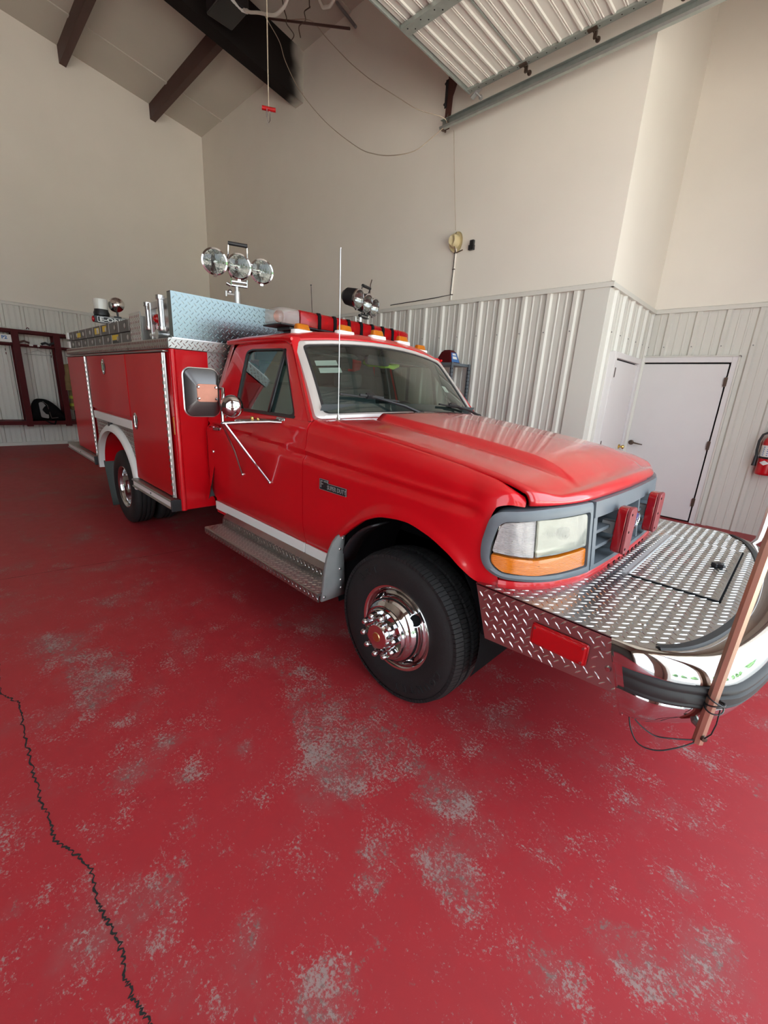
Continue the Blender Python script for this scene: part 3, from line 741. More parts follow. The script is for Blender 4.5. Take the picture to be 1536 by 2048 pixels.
def lens(poly, rad, off0, off1, n=4):
    pts = dens(rpoly(poly, rad, n), 3); c = np.mean(pts, 0); mb = MB()
    rows = [[FP(*p, off0) for p in pts], [FP(*p, off1-.004) for p in pts]]
    for f in (0.97, 0.8, 0.6, 0.4, 0.2, 0.02):
        rows.append([FP(c[0]+(p[0]-c[0])*f, c[1]+(p[1]-c[1])*f, off1) for p in pts])
    return mb.grid(rows, False, True)
us = u_of_s(.845)
l_head = lens([(UJ+.034, .966), (UJ+.034, 1.116), (us, 1.110), (us, .950)], [.012,.03,.008,.008], -0.03, 0.004)
l_corn = lens([(us+.008, .950), (us+.008, 1.110), (U1-.064, 1.092), (U1-.040, .99), (U1-.036, .962)], [.008,.008,.03,.02,.012], -0.03, 0.006)
l_amb = lens([(UJ+.034, .878), (UJ+.034, .956), (us, .940), (U1-.034, .952), (U1-.034, .915), (U1-.078, .882), (us, .872)], [.01,.008,.02,.008,.02,.02,.03], -0.03, 0.006)
back = lens([(UJ+.02, .862), (UJ+.02, 1.13), (us, 1.125), (U1-.05, 1.11), (U1-.02, .96), (U1-.05, .87), (us, .860)], .01, -0.075, -0.07)
def pair(name, mb, m, **k):
    return P_(name, mb, m, **k), P_(name, mb.mirror(CY), m, **k)
bzl = pair('headlamp_bezel', bz, 'grey_plastic', angle=40)
for i, b in enumerate(bzl):
    f = (lambda q: q) if i == 0 else (lambda q: q.mirror(CY))
    build('headlamp_lens', f(l_head), 'lens_clear', b, angle=30)
    build('marker_lens', f(l_corn), 'lens_corner', b, angle=30)
    build('turn_signal_lens', f(l_amb), 'lens_amber', b, angle=30)
    build('lamp_reflector', f(back), 'reflector', b, angle=30)
    bc = FP(u_of_s(.69), 1.035, -0.035); build('bulb', f(MB().sphere(bc, 0.028, 12, 8)), 'white_glow', b)
    bc = FP(us+.09, 1.04, -0.025); build('bulb', f(MB().sphere(bc, 0.012, 10, 8)), 'lens_amber', b)
# lower front valance
va = MB(); uu = np.linspace(-u_of_x(-.765), u_of_x(-.765), 90)
va.grid([[FP(u, .800+0.0*abs(u), -0.035) for u in uu], [FP(u, .800, 0.004) for u in uu], [FP(u, .812, 0.012) for u in uu], [FP(u, .832, 0.014) for u in uu], [FP(u, .846, 0.008) for u in uu], [FP(u, .850, -0.02) for u in uu]])
P_('front_valance', va, 'red', angle=50)
sl = MB()
for u in np.linspace(-.3, .3, 9): sl.obox(FP(u, .822, 0.0135), (0,0.012,0), (0.002,0,0), (0,0,0.004))
P_('valance_slots', sl, 'dark', angle=0, kind='stuff')
P_('valance_seal', MB().grid([[FP(u, .800, 0.010) for u in uu], [FP(u, .788, 0.016) for u in uu], [FP(u, .786, -0.03) for u in uu]]), 'black_soft', angle=40)

# ---- grille
gr = MB()
def gbar(mb, u0, u1, z0, z1, o0, o1, n=8):
    us_ = np.linspace(u0, u1, n+1)
    mb.grid([[FP(u, z0, o0) for u in us_], [FP(u, z0, o1) for u in us_], [FP(u, z1, o1) for u in us_], [FP(u, z1, o0) for u in us_]], False, False)
    mb.grid([[FP(u, z1, o0) for u in us_], [FP(u, z0, o0) for u in us_]])
    for u in (u0, u1): mb.add([FP(u, z0, o0), FP(u, z0, o1), FP(u, z1, o1), FP(u, z1, o0)], [(0,1,2,3)])
gbar(gr, -UJ, UJ, 1.090, 1.163, -.08, .018, 24)
gbar(gr, -UJ, UJ, .846, .866, -.08, .012, 24)
for sg in (1, -1): gbar(gr, sg*UJ-.035 if sg > 0 else -UJ, UJ if sg > 0 else -UJ+.035, .866, 1.09, -.08, .014, 4)
grille = P_('grille', gr, 'grey_plastic', angle=40, bevel=0.004)
for z in (.935, 1.010):
    g = MB(); gbar(g, -UJ+.03, UJ-.03, z-.006, z+.010, -.09, .004, 24); build('grille_bar', g, 'grey_plastic', grille, angle=40, bevel=0.003)
for u in (-.17, .17):
    g = MB(); gbar(g, u-.010, u+.010, .866, 1.09, -.08, .008, 2); build('grille_post', g, 'grey_plastic', grille, angle=40, bevel=0.003)
g = MB(); gbar(g, -UJ, UJ, .85, 1.15, -.16, -.14, 12); build('radiator_screen', g, 'dark', grille, angle=0)
# oval emblem
ov = MB(); oc = np.array(FP(0, .995, .004))
ov.lathe([(0.0,0.030),(.04,.029),(.046,.026),(.05,.0)], (0,0,0), (1,0,0), 36); ov.v = [(oc[0]+v[0], oc[1]+v[1]*1.55, oc[2]+v[2]*.92) for v in ov.v]
em = build('emblem', ov, 'oval_blue', grille, angle=40)
ring = MB().tube([(oc[0]+.025, oc[1]+.0775*math.cos(a), oc[2]+.046*math.sin(a)) for a in np.linspace(0, 2*PI, 40, endpoint=False)], .006, 8, True)
build('emblem_ring', ring, 'chrome', grille, angle=40)
try: text('emblem_script', 'Ford', .055, 'chrome', grille, oc+np.array((.031,0,0)), (0,1,0), (0,0,1), .001)
except Exception as e: print('text', e)
# red warning lamps on the grille
for sg in (1, -1):
    s = .275*sg; c = np.array((-.475, Y(s), 1.005))
    ol = rr(.105, .225, .030, 5)
    bx = MB().prism(ol, lambda p: (c[0]-.055, c[1]+p[0], c[2]+p[1]), lambda p: (c[0]-.012, c[1]+p[0], c[2]+p[1]))
    wl_ = P_('warning_lamp', bx, 'lens_red_dark', angle=40, bevel=.004)
    ol2 = rr(.108, .228, .031, 5)
    build('lamp_lens', MB().prism(ol2, lambda p: (c[0]-.012, c[1]+p[0], c[2]+p[1]), lambda p: (c[0]+.004, c[1]+p[0]*.97, c[2]+p[1]*.985)), 'lens_faded', wl_, angle=40, bevel=.003)
    for dz in (-.085, 0, .085): build('lens_screw', MB().cyl((c[0]+.002, c[1]-.03, c[2]+dz), (c[0]+.006, c[1]-.03, c[2]+dz), .006, 8), 'dark', wl_, angle=0)
    build('bracket', MB().box(c[0]-.12, c[0]-.05, c[1]-.02, c[1]+.02, c[2]-.03, c[2]+.03), 'grey_trim', wl_, angle=0)

# ---- cab side: doors
def upper_s(z): return .928-.29*(z-1.37)-0.05*(z-1.37)**2
XD0, XD1 = -3.44, -2.112
def door_lower():
    rows = []; zt = 1.392
    for t in np.linspace(0, 1, 36):
        row = []
        for x in np.linspace(XD0, XD1, 40):
            zb = .612+0.07*sstep(-3.36, -3.44, x)*1.0+0.05*sstep(-3.41, -3.44, x)
            z = zb+(zt-.02-zb)*t; s = .990-side_inset(x, z, zt, 0.07)*1.0
            s = min(s, .990-.0)-0.0; row.append((x, Y(s), z))
        rows.append(row)
    a = rows[0]; b = [(p[0], p[1]+.04, p[2]) for p in a]
    for r in rows: r.insert(0, (r[0][0]-.002, r[0][1]+.03, r[0][2])); r.append((r[-1][0]+.002, r[-1][1]+.02, r[-1][2]))
    return MB().grid([[(p[0], p[1]+.03, p[2]) for p in rows[0]]]+rows)
dl = door_lower()
def upper_pt(p, off=0.0):
    x, z = p; return (x, Y(upper_s(z)+off), z)
UO = [(-2.135,1.368),(-2.560,1.868),(-3.150,1.876),(-3.300,1.845),(-3.425,1.368)]
UI = [(-2.285,1.382),(-2.600,1.815),(-3.060,1.820),(-3.120,1.800),(-3.085,1.382)]
uo = dens(rpoly(UO, [.02,.04,.03,.04,.02], 4), 3); ui = dens(rpoly(UI, [.05,.05,.03,.03,.04], 4), 3)
df = MB().grid([[upper_pt(p, -.035) for p in uo], [upper_pt(p, .0) for p in uo],
                [upper_pt((p[0]*.35+q[0]*.65, p[1]*.35+q[1]*.65), .004) for p, q in zip(uo, ui)], [upper_pt(q, -.004) for q in ui], [upper_pt(q, -.035) for q in ui]], False, True)
ui2 = [(p[0]*1.0, p[1]) for p in ui]; cxy = np.mean(ui, 0)
sealo = ui; seali = [tuple(cxy+(np.array(p)-cxy)*np.array((.955,.94))) for p in ui]
seal = MB().grid([[upper_pt(p, -.003) for p in sealo], [upper_pt(p, -.004) for p in seali], [upper_pt(p, -.02) for p in seali]], False, True)
gl = MB().prism(seali, lambda p: upper_pt(p, -.016), lambda p: upper_pt(p, -.019))
def vx(z): return -2.602+(z-1.382)*.03
for i in range(2):
    f = (lambda q: q) if i == 0 else (lambda q: q.mirror(CY))
    mbd = MB(); mbd.add(dl.v, dl.f); mbd.add(df.v, df.f)
    door = P_('door', f(mbd), 'red', angle=45)
    build('window_seal', f(seal), 'black', door, angle=40)
    build('window_glass', f(gl), 'glass', door, angle=20)
    vb = MB().grid([[upper_pt((vx(z)-.016, z), .002) for z in np.linspace(1.385, 1.812, 6)], [upper_pt((vx(z)+.016, z), .002) for z in np.linspace(1.385, 1.812, 6)]])
    build('vent_divider', f(vb), 'black', door, angle=40, solid=.012)
    build('belt_seal', f(MB().grid([[upper_pt((x, 1.378), .006) for x in np.linspace(-3.08,-2.29,6)], [upper_pt((x, 1.395), .003) for x in np.linspace(-3.08,-2.29,6)]])), 'black', door, angle=0, solid=.01)
    h = MB().prism(rr(.155, .055, .02, 4, -3.305, 1.215), lambda p: (p[0], 1.495, p[1]), lambda p: (p[0], 1.478, p[1]))
    h.tube([(-3.36, 1.482, 1.215), (-3.35, 1.455, 1.218), (-3.27, 1.455, 1.218), (-3.25, 1.482, 1.215)], .012, 8)
    build('door_handle', f(h), 'chrome', door, angle=40)
    build('lock_cylinder', f(MB().lathe([(0,.012),(.014,.011),(.017,.0)], (-3.345, 1.474, 1.03), (0,-1,0), 16)), 'chrome', door, angle=40)
# white sill stripe under the door, rocker
for i in range(2):
    f = (lambda q: q) if i == 0 else (lambda q: q.mirror(CY))
    P_('sill_stripe', f(MB().box(-3.40, -2.118, 1.492, 1.505, .535, .606)), 'white_paint', angle=0, bevel=.003)
    P_('sill_stripe', f(MB().box(-2.108, -1.83, 1.492, 1.505, .535, .606)), 'white_paint', angle=0, bevel=.003)
    P_('rocker', f(MB().box(-3.42, -1.80, 1.508, 1.60, .50, .63)), 'red', angle=0, bevel=.008)

# ---- cab shell: roof, pillars, back
def wtop(s): return (-2.425-0.085*(abs(s)/.77)**2, 1.905-.058*(abs(s)/.77)**2)
def wbot(s): return (-2.02-0.11*(abs(s)/.87)**2, 1.418-.026*(abs(s)/.87)**2)
def roof_pt(a, b):
    """a 0 front .. 1 rear, b -1..1 across"""
    s = b*.800; x0 = wtop(min(abs(s), .77)*.97)[0]-.012; x = x0+(-3.43-x0)*a
    z = 1.900+.085*(1-abs(b)**2.6)*(1-(2*abs(a-.45))**3.2*.55)
    zf = wtop(min(abs(s), .77))[1]+.022
    if a < .10: z = zf+(z-zf)*math.sin(a/.10*PI/2)
    if abs(b) > .93: z -= .03*((abs(b)-.93)/.07)**2
    return (x, Y(s), z)
rf = MB().grid([[roof_pt(a, b) for b in np.linspace(-1,1,49)] for a in [0,.01,.025,.045,.07,.10]+list(np.linspace(.14,.94,16))+[.97,1.0]])
roof = P_('roof', rf, 'red', angle=50, solid=.02)
gut = MB()
pth = [(-2.50, Y(.803), 1.868), (-2.60, Y(.806), 1.878), (-3.10, Y(.806), 1.885), (-3.38, Y(.806), 1.876)]
gut.tube(pth, .010, 6); pair('drip_rail', gut, 'red', angle=50)
# A pillars
ap = MB(); rows = []
for t in np.linspace(0, 1, 12):
    z = 1.375+(1.885-1.375)*t
    xw, sw = wbot(.87)[0]+(wtop(.77)[0]-wbot(.87)[0])*t, .882+(.782-.882)*t
    xd = -2.128+(-2.548+2.128)*t
    rows.append([(xw-.008, Y(sw-.055), z+.0), (xw-.004, Y(sw-.022), z), (xw-.020, Y(sw+.012), z), (xd+.02, Y(upper_s(z)+.003), z), (xd-.01, Y(upper_s(z)), z), (xd-.02, Y(upper_s(z)-.04), z)])
ap.grid(rows); pair('a_pillar', ap, 'red', angle=50)
# rear quarter and back wall
bq = MB(); rows = []
for t in np.linspace(0, 1, 12):
    z = .58+(1.885-.58)*t
    s = (.99-side_inset(-3.2, z, 1.392, .07)) if z < 1.37 else upper_s(z)
    x0 = -3.448 if z < 1.37 else -3.43+(z-1.37)*.10
    rows.append([(x0+.05 if z > 1.37 else x0, Y(s), z), (x0-.02, Y(s-.004), z), (x0-.055, Y(s-.035), z), (x0-.06, Y(s-.10), z), (x0-.06, Y(.50), z)])
bq.grid(rows); pair('cab_corner', bq, 'red', angle=50); bq = MB()
P_('cab_back', MB().box(-3.50, -3.47, Y(.52), Y(-.52), .58, 1.42), 'red', angle=0); P_('cab_back', MB().box(-3.48, -3.44, Y(.52), Y(-.52), 1.78, 1.90), 'red', angle=0)
P_('rear_window', MB().box(-3.482, -3.476, Y(.52), Y(-.52), 1.42, 1.78), 'glass', angle=0)
P_('cab_floor', MB().box(-3.46, -1.9, Y(.94), Y(-.94), .58, .62), 'dark', angle=0)
P_('firewall', MB().box(-2.02, -1.98, Y(.90), Y(-.90), .58, 1.36), 'dark', angle=0)
# windshield with trim
def ws(a, s_n, off=0.0):
    """a 0 bottom .. 1 top, s_n -1..1"""
    sb, st = .87*s_n, .77*s_n; b = wbot(sb); t = wtop(st); s = sb+(st-sb)*a
    x = b[0]+(t[0]-b[0])*a+off*.75+0.012*math.sin(PI*a); z = b[1]+(t[1]-b[1])*a+off*.65; return (x, Y(s), z)
so = dens(rpoly([(-1,0),(1,0),(1,1),(-1,1)], .07, 5), 8)
def wsp(p, k, off): 
    c = np.array((0,.5)); q = c+(np.array(p)-c)*np.array(k); return ws(q[1], q[0], off)
P_('windshield', MB().grid([[ws(a, b, .0) for b in np.linspace(-.97,.97,25)] for a in np.linspace(.03,.97,13)]), 'glass', angle=60)
def ring(k0, k1, o0, o1):
    return MB().grid([[wsp(p, k0, -.02) for p in so], [wsp(p, k0, o0) for p in so], [wsp(p, ((k0[0]+k1[0])/2, (k0[1]+k1[1])/2), o1) for p in so], [wsp(p, k1, o1*.6) for p in so], [wsp(p, k1, -.012) for p in so]], False, True)
P_('windshield_trim', ring((1.015,1.035), (.953,.925), .008, .018), 'silver_trim', angle=40)
P_('windshield_seal', ring((.957,.935), (.925,.885), .003, .004), 'black', angle=40)
# clearance lamps
for x, s in ((-2.625,.635),(-2.555,.312),(-2.535,0),(-2.555,-.312),(-2.625,-.635)):
    a = (x-(wtop(abs(s)*.97)[0]-.012))/(-3.43-(wtop(abs(s)*.97)[0]-.012)); z = roof_pt(max(a,.02), s/.8)[2]-.004
    ol = rr(.075, .165, .03, 5)
    cb_ = P_('clearance_lamp', MB().prism(ol, lambda p: (x+p[0], Y(s)+p[1], z-.012), lambda p: (x+p[0]*.95, Y(s)+p[1]*.95, z+.016)), 'white_paint', angle=40, bevel=.003)
    ol2 = rr(.06, .120, .022, 5)
    build('amber_lens', MB().prism(ol2, lambda p: (x+p[0], Y(s)+p[1], z+.016), lambda p: (x+p[0]*.72-.004, Y(s)+p[1]*.80, z+.056)), 'lens_amber_roof', cb_, angle=40, bevel=.006)
# interior
P_('headliner', MB().grid([[(lambda p: (p[0]-.03, CY+(p[1]-CY)*.955, p[2]-.05))(roof_pt(a, b)) for b in np.linspace(-1,1,17)] for a in np.linspace(.04,.99,10)]), 'interior', angle=50)
trim_ring = MB().grid([[upper_pt(p, -.052) for p in uo], [upper_pt(q, -.050) for q in ui], [upper_pt(q, -.030) for q in ui]], False, True)
trim_low = MB().grid([[(x, Y(.925-.0*z), z) for x in np.linspace(-3.42,-2.13,6)] for z in (.64, 1.0, 1.20, 1.375)])
for f in ((lambda q: q), (lambda q: q.mirror(CY))):
    P_('door_trim', f(trim_ring), 'interior', angle=40); P_('door_panel', f(trim_low), 'interior', angle=40)
    P_('rear_trim', f(MB().grid([[(-3.455, Y(.50), z), (-3.45, Y(.66), z), (-3.42, Y(upper_s(z)-.11), z), (-3.33, Y(upper_s(z)-.056), z)] for z in (.64, 1.10, 1.37, 1.60, 1.885)])), 'interior', angle=50)
    P_('pillar_trim', f(MB().grid([[(wbot(.87)[0]+(wtop(.77)[0]-wbot(.87)[0])*t-.03, Y(.855-.10*t-.0), 1.375+.50*t) for t in np.linspace(0,1,5)], [(-2.13-.42*t-.04, Y(.885-.135*t), 1.375+.50*t) for t in np.linspace(0,1,5)]])), 'interior', angle=40)
P_('rear_sill', MB().box(-3.455, -3.44, Y(.54), Y(-.54), .64, 1.43), 'interior', angle=0); P_('rear_header', MB().box(-3.455, -3.43, Y(.54), Y(-.54), 1.77, 1.92), 'interior', angle=0)
it = MB(); it.grid([[(-2.22-.10*t, Y(s), 1.385+.01*math.cos(s*3)-.10*t**3) for s in np.linspace(-.84,.84,15)] for t in np.linspace(-1.0,1.6,9)])
it.box(-2.52, -2.36, Y(.86), Y(-.86), .95, 1.30)
P_('dashboard', it, 'interior', angle=40)
seat = MB()
rows = []
for s in np.linspace(-.72,.72,15):
    bb = .012*math.cos(s*9)
    rows.append([(-2.78, Y(s), .92), (-2.76+bb, Y(s), 1.02), (-3.10, Y(s), 1.05+bb), (-3.16+bb, Y(s), 1.10), (-3.28+bb, Y(s), 1.52), (-3.33, Y(s), 1.58), (-3.38, Y(s), 1.55), (-3.30, Y(s), .92)])
seat.grid(rows, False, True)
P_('bench_seat', seat, 'seat', angle=50)
for s in (.40,-.40):
    P_('headrest', MB().prism(rr(.30,.16,.05,5,Y(s),1.66), lambda p: (-3.28, p[0], p[1]), lambda p: (-3.38, p[0], p[1])), 'seat', angle=50, bevel=.02)
sw = MB().tube([(-2.62+.06*math.sin(a), Y(-.40)+.20*math.cos(a), 1.30+.19*math.sin(a)) for a in np.linspace(0,2*PI,32,endpoint=False)], .014, 8, True)
sw.tube([(-2.62, Y(-.40)-.19, 1.30), (-2.60, Y(-.40), 1.28), (-2.62, Y(-.40)+.19, 1.30)], .014, 8); sw.tube([(-2.60,Y(-.40),1.28),(-2.38,Y(-.40),1.18)], .03, 10)
P_('steering_wheel', sw, 'black', angle=50)
P_('rear_view_mirror', MB().prism(rr(.24,.07,.02,4,Y(0),1.80), lambda p: (-2.53, p[0], p[1]), lambda p: (-2.50, p[0], p[1])).tube([(-2.52,Y(0),1.82),(-2.46,Y(0),1.87)], .008, 6), 'black', angle=40)
for s in (.42, -.42):
    P_('sun_visor', MB().prism(rr(.50,.15,.03,4), lambda p: (-2.58-p[1]*.5, Y(s)+p[0], 1.82+p[1]*.22), lambda p: (-2.595-p[1]*.5, Y(s)+p[0], 1.812+p[1]*.22)), 'interior', angle=40)
vst = MB(); vst.grid([[(-2.62-.14*t, Y(-.05)+.02+.075*k, 1.80+.018*math.sin(k*1.7+t*3)+.01*t) for t in np.linspace(0,1,5)] for k in range(5)])
P_('lime_pad', vst, 'lime', angle=50, solid=.03)
for s0, s1, z0 in ((.70,.54,1.745),(.69,.53,1.695)):
    P_('document', MB().grid([[ws((z-1.40)/.5, s/.80, -.012) for s in np.linspace(s0,s1,5)] for z in (z0, z0+.035)]), 'paper', angle=0)
dc = ws(.44, -.66, -.01); P_('inspection_sticker', MB().grid([[ws(a, b, -.006) for b in (-.70,-.62)] for a in (.40,.50)]), 'paper', angle=0)
# ---------------------------------------------------------------- wheels
def tyre_mb(yc, out, x, z=.403, R=.403, w=.118, blocks=True):
    """out = -1 when the outer face looks towards -y"""
    pr = [(.215,-.090),(.232,-.100),(.270,-.114),(.320,-.116),(.360,-.110),(.386,-.098),(.398,-.080)]
    gz = []
    for g in (-.045, 0.0, .045):
        gz += [(R-.001,g-.008),(R-.014,g-.006),(R-.014,g+.006),(R-.001,g+.008)]
    pr = [q for q in pr if q[0] < R-.001]+[(R-.003,-.072)]+gz+[(R-.003,.072)]+[(r,-h) for r, h in [q for q in pr if q[0] < R-.001][::-1]]
    pr = [(r, h*w/.118) for r, h in pr]
    # raised rings on the side wall
    return MB().lathe(pr, (x, yc, z), (0,-out*-1.0,0), 72)
def tread_blocks(yc, x, z, R, n=112):
    mb = MB()
    for i in range(n):
        a = 2*PI*i/n
        for y0, y1, sk in ((-.108,-.062,.0),(.062,.108,.5),(-.056,-.012,.3),(.012,.056,.8)):
            b = a+2*PI/n*sk; da = 2*PI/n*.43
            r1 = R+.002 if abs(y0+y1) < .14 else R
            vs = []
            for r in (R-.016, r1):
                for yy, tw in ((y0,.0),(y1,.5 if abs(y0+y1)<.14 else .2)):
                    for s_ in (-1,1):
                        rr_ = r-(.012 if (abs(yy) > .10) else 0)
                        t = b+s_*da+tw*2*PI/n*.5*(1 if y0 > 0 else -1); vs.append((x+rr_*math.cos(t), yc+yy, z+rr_*math.sin(t)))
            mb.add(vs, [(4,5,7,6),(0,1,5,4),(2,6,7,3),(0,4,6,2),(1,3,7,5)])
    return mb
def front_wheel(yo, out):
    """yo: y of the outer side wall, out: -1 near side / +1 far side"""
    x, z = -1.268, .403; yc = yo-out*.116; d = (0, out, 0)
    t = P_('wheel', tyre_mb(yc, out, x, R=.392), 'rubber', angle=35, off=(x, yc, z))
    build('tread_blocks', tread_blocks(yc, x, z, .403), 'rubber', t, angle=25, kind='stuff')
    o = np.array((x, yc, z))
    lip = [(.215,.080),(.226,.094),(.231,.098),(.228,.103),(.216,.101),(.206,.092),(.200,.070)]
    dish = [(.203,.060),(.196,.078),(.186,.082),(.180,.088),(.176,.110),(.166,.140),(.152,.160),(.144,.164),(.140,.170),(.134,.170),(.130,.182),(.124,.186),(.070,.188)]
    build('rim', MB().lathe(lip, o, d, 64), 'chrome_worn', t, angle=40)
    dr = build('wheel_cover', MB().lathe(dish, o, d, 64), 'chrome', t, angle=30)
    hub = [(.074,.186),(.070,.205),(.066,.224),(.061,.230),(.030,.232),(0,.232)]
    build('hub_cap', MB().lathe(hub, o, d, 40), 'chrome_worn', t, angle=30)
    build('hub_badge', MB().lathe([(.0,.2350),(.022,.2350),(.026,.231)], o, d, 24), 'gold', t, angle=30)
    for k in range(4):
        a = math.radians(38+90*k); dirv = np.array((math.cos(a), 0, math.sin(a)))
        c = o+np.array(d)*.110+dirv*.1765; nn = dirv*.86+np.array(d)*.5; nn /= np.linalg.norm(nn)
        build('hand_hole', MB().lathe([(.0,.0025),(.030,.0025),(.030,-.01)], c, nn, 20), 'dark', t, angle=30)
        e = np.cross(nn, dirv); e /= np.linalg.norm(e); f_ = np.cross(nn, e)
        build('hole_rim', MB().tube([c+(e*math.cos(q)+f_*math.sin(q))*.031 for q in np.linspace(0,2*PI,20,endpoint=False)], .004, 6, True), 'chrome', t, angle=40)
    ln = None
    for k in range(10):
        a = 2*PI*k/10+.2; c = o+np.array((math.cos(a)*.103, 0, math.sin(a)*.103))+np.array(d)*.184
        if ln is None:
            L_ = MB().lathe([(.021,.0),(.021,.005),(.0178,.008),(.0178,.034)], c, d, 6).lathe([(.0165,.034),(.0150,.046),(.009,.054),(0,.056)], c, d, 12)
            ln = build('lug_nut', L_, 'chrome', t, angle=35, off=tuple(c))
        else: link_copy(ln, t, c)
    return t
wh = front_wheel(1.440, -1)
front_wheel(2*CY-1.440, 1)
# raised lettering on the near tyre
def tyre_text(t, s, a0, step, yface):
    for i, ch in enumerate(s):
        a = a0+step*i; rd = np.array((math.cos(a), 0, math.sin(a))); tg = np.array((math.sin(a), 0, -math.cos(a)))
        p = np.array((-1.268, yface, .403))+rd*.318
        text('side_lettering', ch, .055, 'rubber', t, p, tg, rd, .0025, bold=.001)
try:
    tyre_text(wh, 'ART', math.radians(140), -math.radians(11), 1.4385)
    tyre_text(wh, 'COUNTRY', math.radians(-112), -math.radians(-10)*-1 if False else math.radians(10), 1.4385) if False else None
    for i, ch in enumerate('COUNTRY'):
        a = math.radians(-58)-math.radians(9.5)*i if False else math.radians(-20)-math.radians(10)*i
        rd = np.array((math.cos(a), 0, math.sin(a))); tg = np.array((math.sin(a), 0, -math.cos(a)))
        text('side_lettering', ch, .052, 'rubber', wh, np.array((-1.268, 1.4385, .403))+rd*.318, tg, rd, .0025, bold=.001)
except Exception as e: print('tyre text', e)
def rear_wheel(yo, out, full=True):
    x, z = -5.165, .403; yc = yo-out*.110; d = (0, out, 0); o = np.array((x, yc, z))
    t = P_('wheel', tyre_mb(yc, out, x, w=.112), 'rubber', angle=35, off=(x, yc, z))
    build('rim', MB().lathe([(.215,.075),(.228,.088),(.232,.092),(.228,.098),(.214,.094),(.204,.080),(.200,.05)], o, d, 56), 'chrome', t, angle=40)
    build('wheel_cover', MB().lathe([(.203,.06),(.196,.01),(.186,-.03),(.180,-.05),(.150,-.065),(.140,-.060),(.075,-.058)], o, d, 56), 'chrome', t, angle=30)
    build('hub_cap', MB().lathe([(.078,-.06),(.075,.03),(.068,.045),(0,.047)], o, d, 32), 'chrome_worn', t, angle=30)
    ln = None
    for k in range(10):
        a = 2*PI*k/10; c = o+np.array((math.cos(a)*.103, 0, math.sin(a)*.103))+np.array(d)*-.058
        if ln is None: ln = build('lug_nut', MB().lathe([(.016,0),(.014,.03),(.008,.042),(0,.043)], c, d, 10), 'chrome', t, angle=35, off=tuple(c))
        else: link_copy(ln, t, c)
    yi = yo-out*.46+out*.0
    P_('inner_wheel', tyre_mb(yo-out*.36, out, x, w=.112), 'rubber', angle=35, off=(x, yo-out*.36, z))
    return t
rear_wheel(1.246, -1); rear_wheel(2*CY-1.246, 1)
# chassis
ch = MB()
for s in (.42, -.42): ch.box(-6.9, -.75, Y(s)-.04, Y(s)+.04, .48, .70)
ch.cyl((-5.20, 1.35, .403), (-5.20, 3.55, .403), .06, 12); ch.cyl((-1.268, 1.6, .38), (-1.268, 3.3, .38), .05, 12)
ch.sphere((-5.2, CY, .40), .18, 12, 8); ch.box(-2.9, -1.9, CY-.25, CY+.25, .42, .60)
P_('chassis', ch, 'dark', angle=40)
ex = MB().tube([(-3.2, 1.9, .47), (-4.1, 1.75, .47), (-4.35, 1.45, .47), (-4.42, 1.34, .46)], .045, 14)
P_('exhaust_pipe', ex, 'alu_worn', angle=40)

# ---------------------------------------------------------------- running board and splash guard
rb = MB().prism([(1.307,.463),(1.302,.457),(1.304,.412),(1.314,.408),(1.314,.446),(1.452,.446),(1.462,.505),(1.490,.530),(1.494,.536),(1.494,.544),(1.456,.515),(1.450,.463)],
               lambda p: (-3.20, p[0], p[1]), lambda p: (-1.722, p[0], p[1]))
for i in range(2):
    f = (lambda q: q) if i == 0 else (lambda q: q.mirror(CY))
    o = P_('running_board', f(rb), 'alu_worn', angle=30)
    if i == 0:
        treads('tread_plate', o, (-3.195,1.308,.4632), (1,0,0), (0,1,0), 1.47, .142, mat_='lug_dull')
        treads('tread_plate', o, (-3.195,1.3035,.412), (1,0,0), (0,-.06,1), 1.47, .052, mat_='lug', margin=.004)
        pass
        treads('tread_plate', o, (-3.195,1.4495,.464), (1,0,0), (0,.10,1), 1.47, .055, margin=.002)
# splash guard: grey sheet ahead of the step, curling up to the wheel arch
sg = MB(); rows = []
for z, y0, y1 in ((.408,1.325,1.492),(.50,1.338,1.490),(.60,1.350,1.485),(.66,1.366,1.482),(.71,1.386,1.484),(.75,1.412,1.488),(.775,1.440,1.492),(.785,1.462,1.494)):
    xx = -1.716-.04*max(0,(z-.55))
    rows.append([(xx-.014, y0, z), (xx, y0+.004, z), (xx+.004, (y0+y1)/2, z), (xx+.006, y1, z)])
sg.grid(rows)
for i in range(2):
    f = (lambda q: q) if i == 0 else (lambda q: q.mirror(CY))
    o = P_('splash_guard', f(sg), 'flap_grey', angle=50, solid=.006)
    for z, y in ((.435,1.345),(.46,1.465),(.51,1.462),(.58,1.455),(.70,1.455),(.76,1.478)):
        build('rivet', f(MB().lathe([(0,.006),(.006,.005),(.009,0)], (-1.712-.04*max(0,z-.55), y, z), (1,0,0), 8)), 'alu', o, angle=40)

# ---------------------------------------------------------------- diamond plate front deck and bumper
DZ = .815
DKF = [(-.300,.985),(-.255,.980),(-.200,.958),(-.140,.905),(-.085,.800),(-.045,.660),(-.012,.480),(.006,.300),(.014,.12)]
_i = np.arange(len(DKF)); _fx = Smooth([(i, p[0]+1) for i, p in enumerate(DKF)]); _fs = Smooth([(i, -p[1]+2) for i, p in enumerate(DKF)])
_tt = np.linspace(0, len(DKF)-1, 40)
FX = [_fx(t)-1 for t in _tt]; FS = [2-_fs(t) for t in _tt]
FRONT = list(zip(FX, FS)); FRONT += [(.0145, 0.0)]; FRONT += [(x, -s) for x, s in FRONT[-2::-1]]
FRONT = np.array(FRONT)
for _ in range(8): FRONT[1:-1] = (FRONT[:-2]+2*FRONT[1:-1]+FRONT[2:])/4
dk = [(-.842,.985)]+[tuple(p) for p in FRONT]+[(-.842,-.985)]
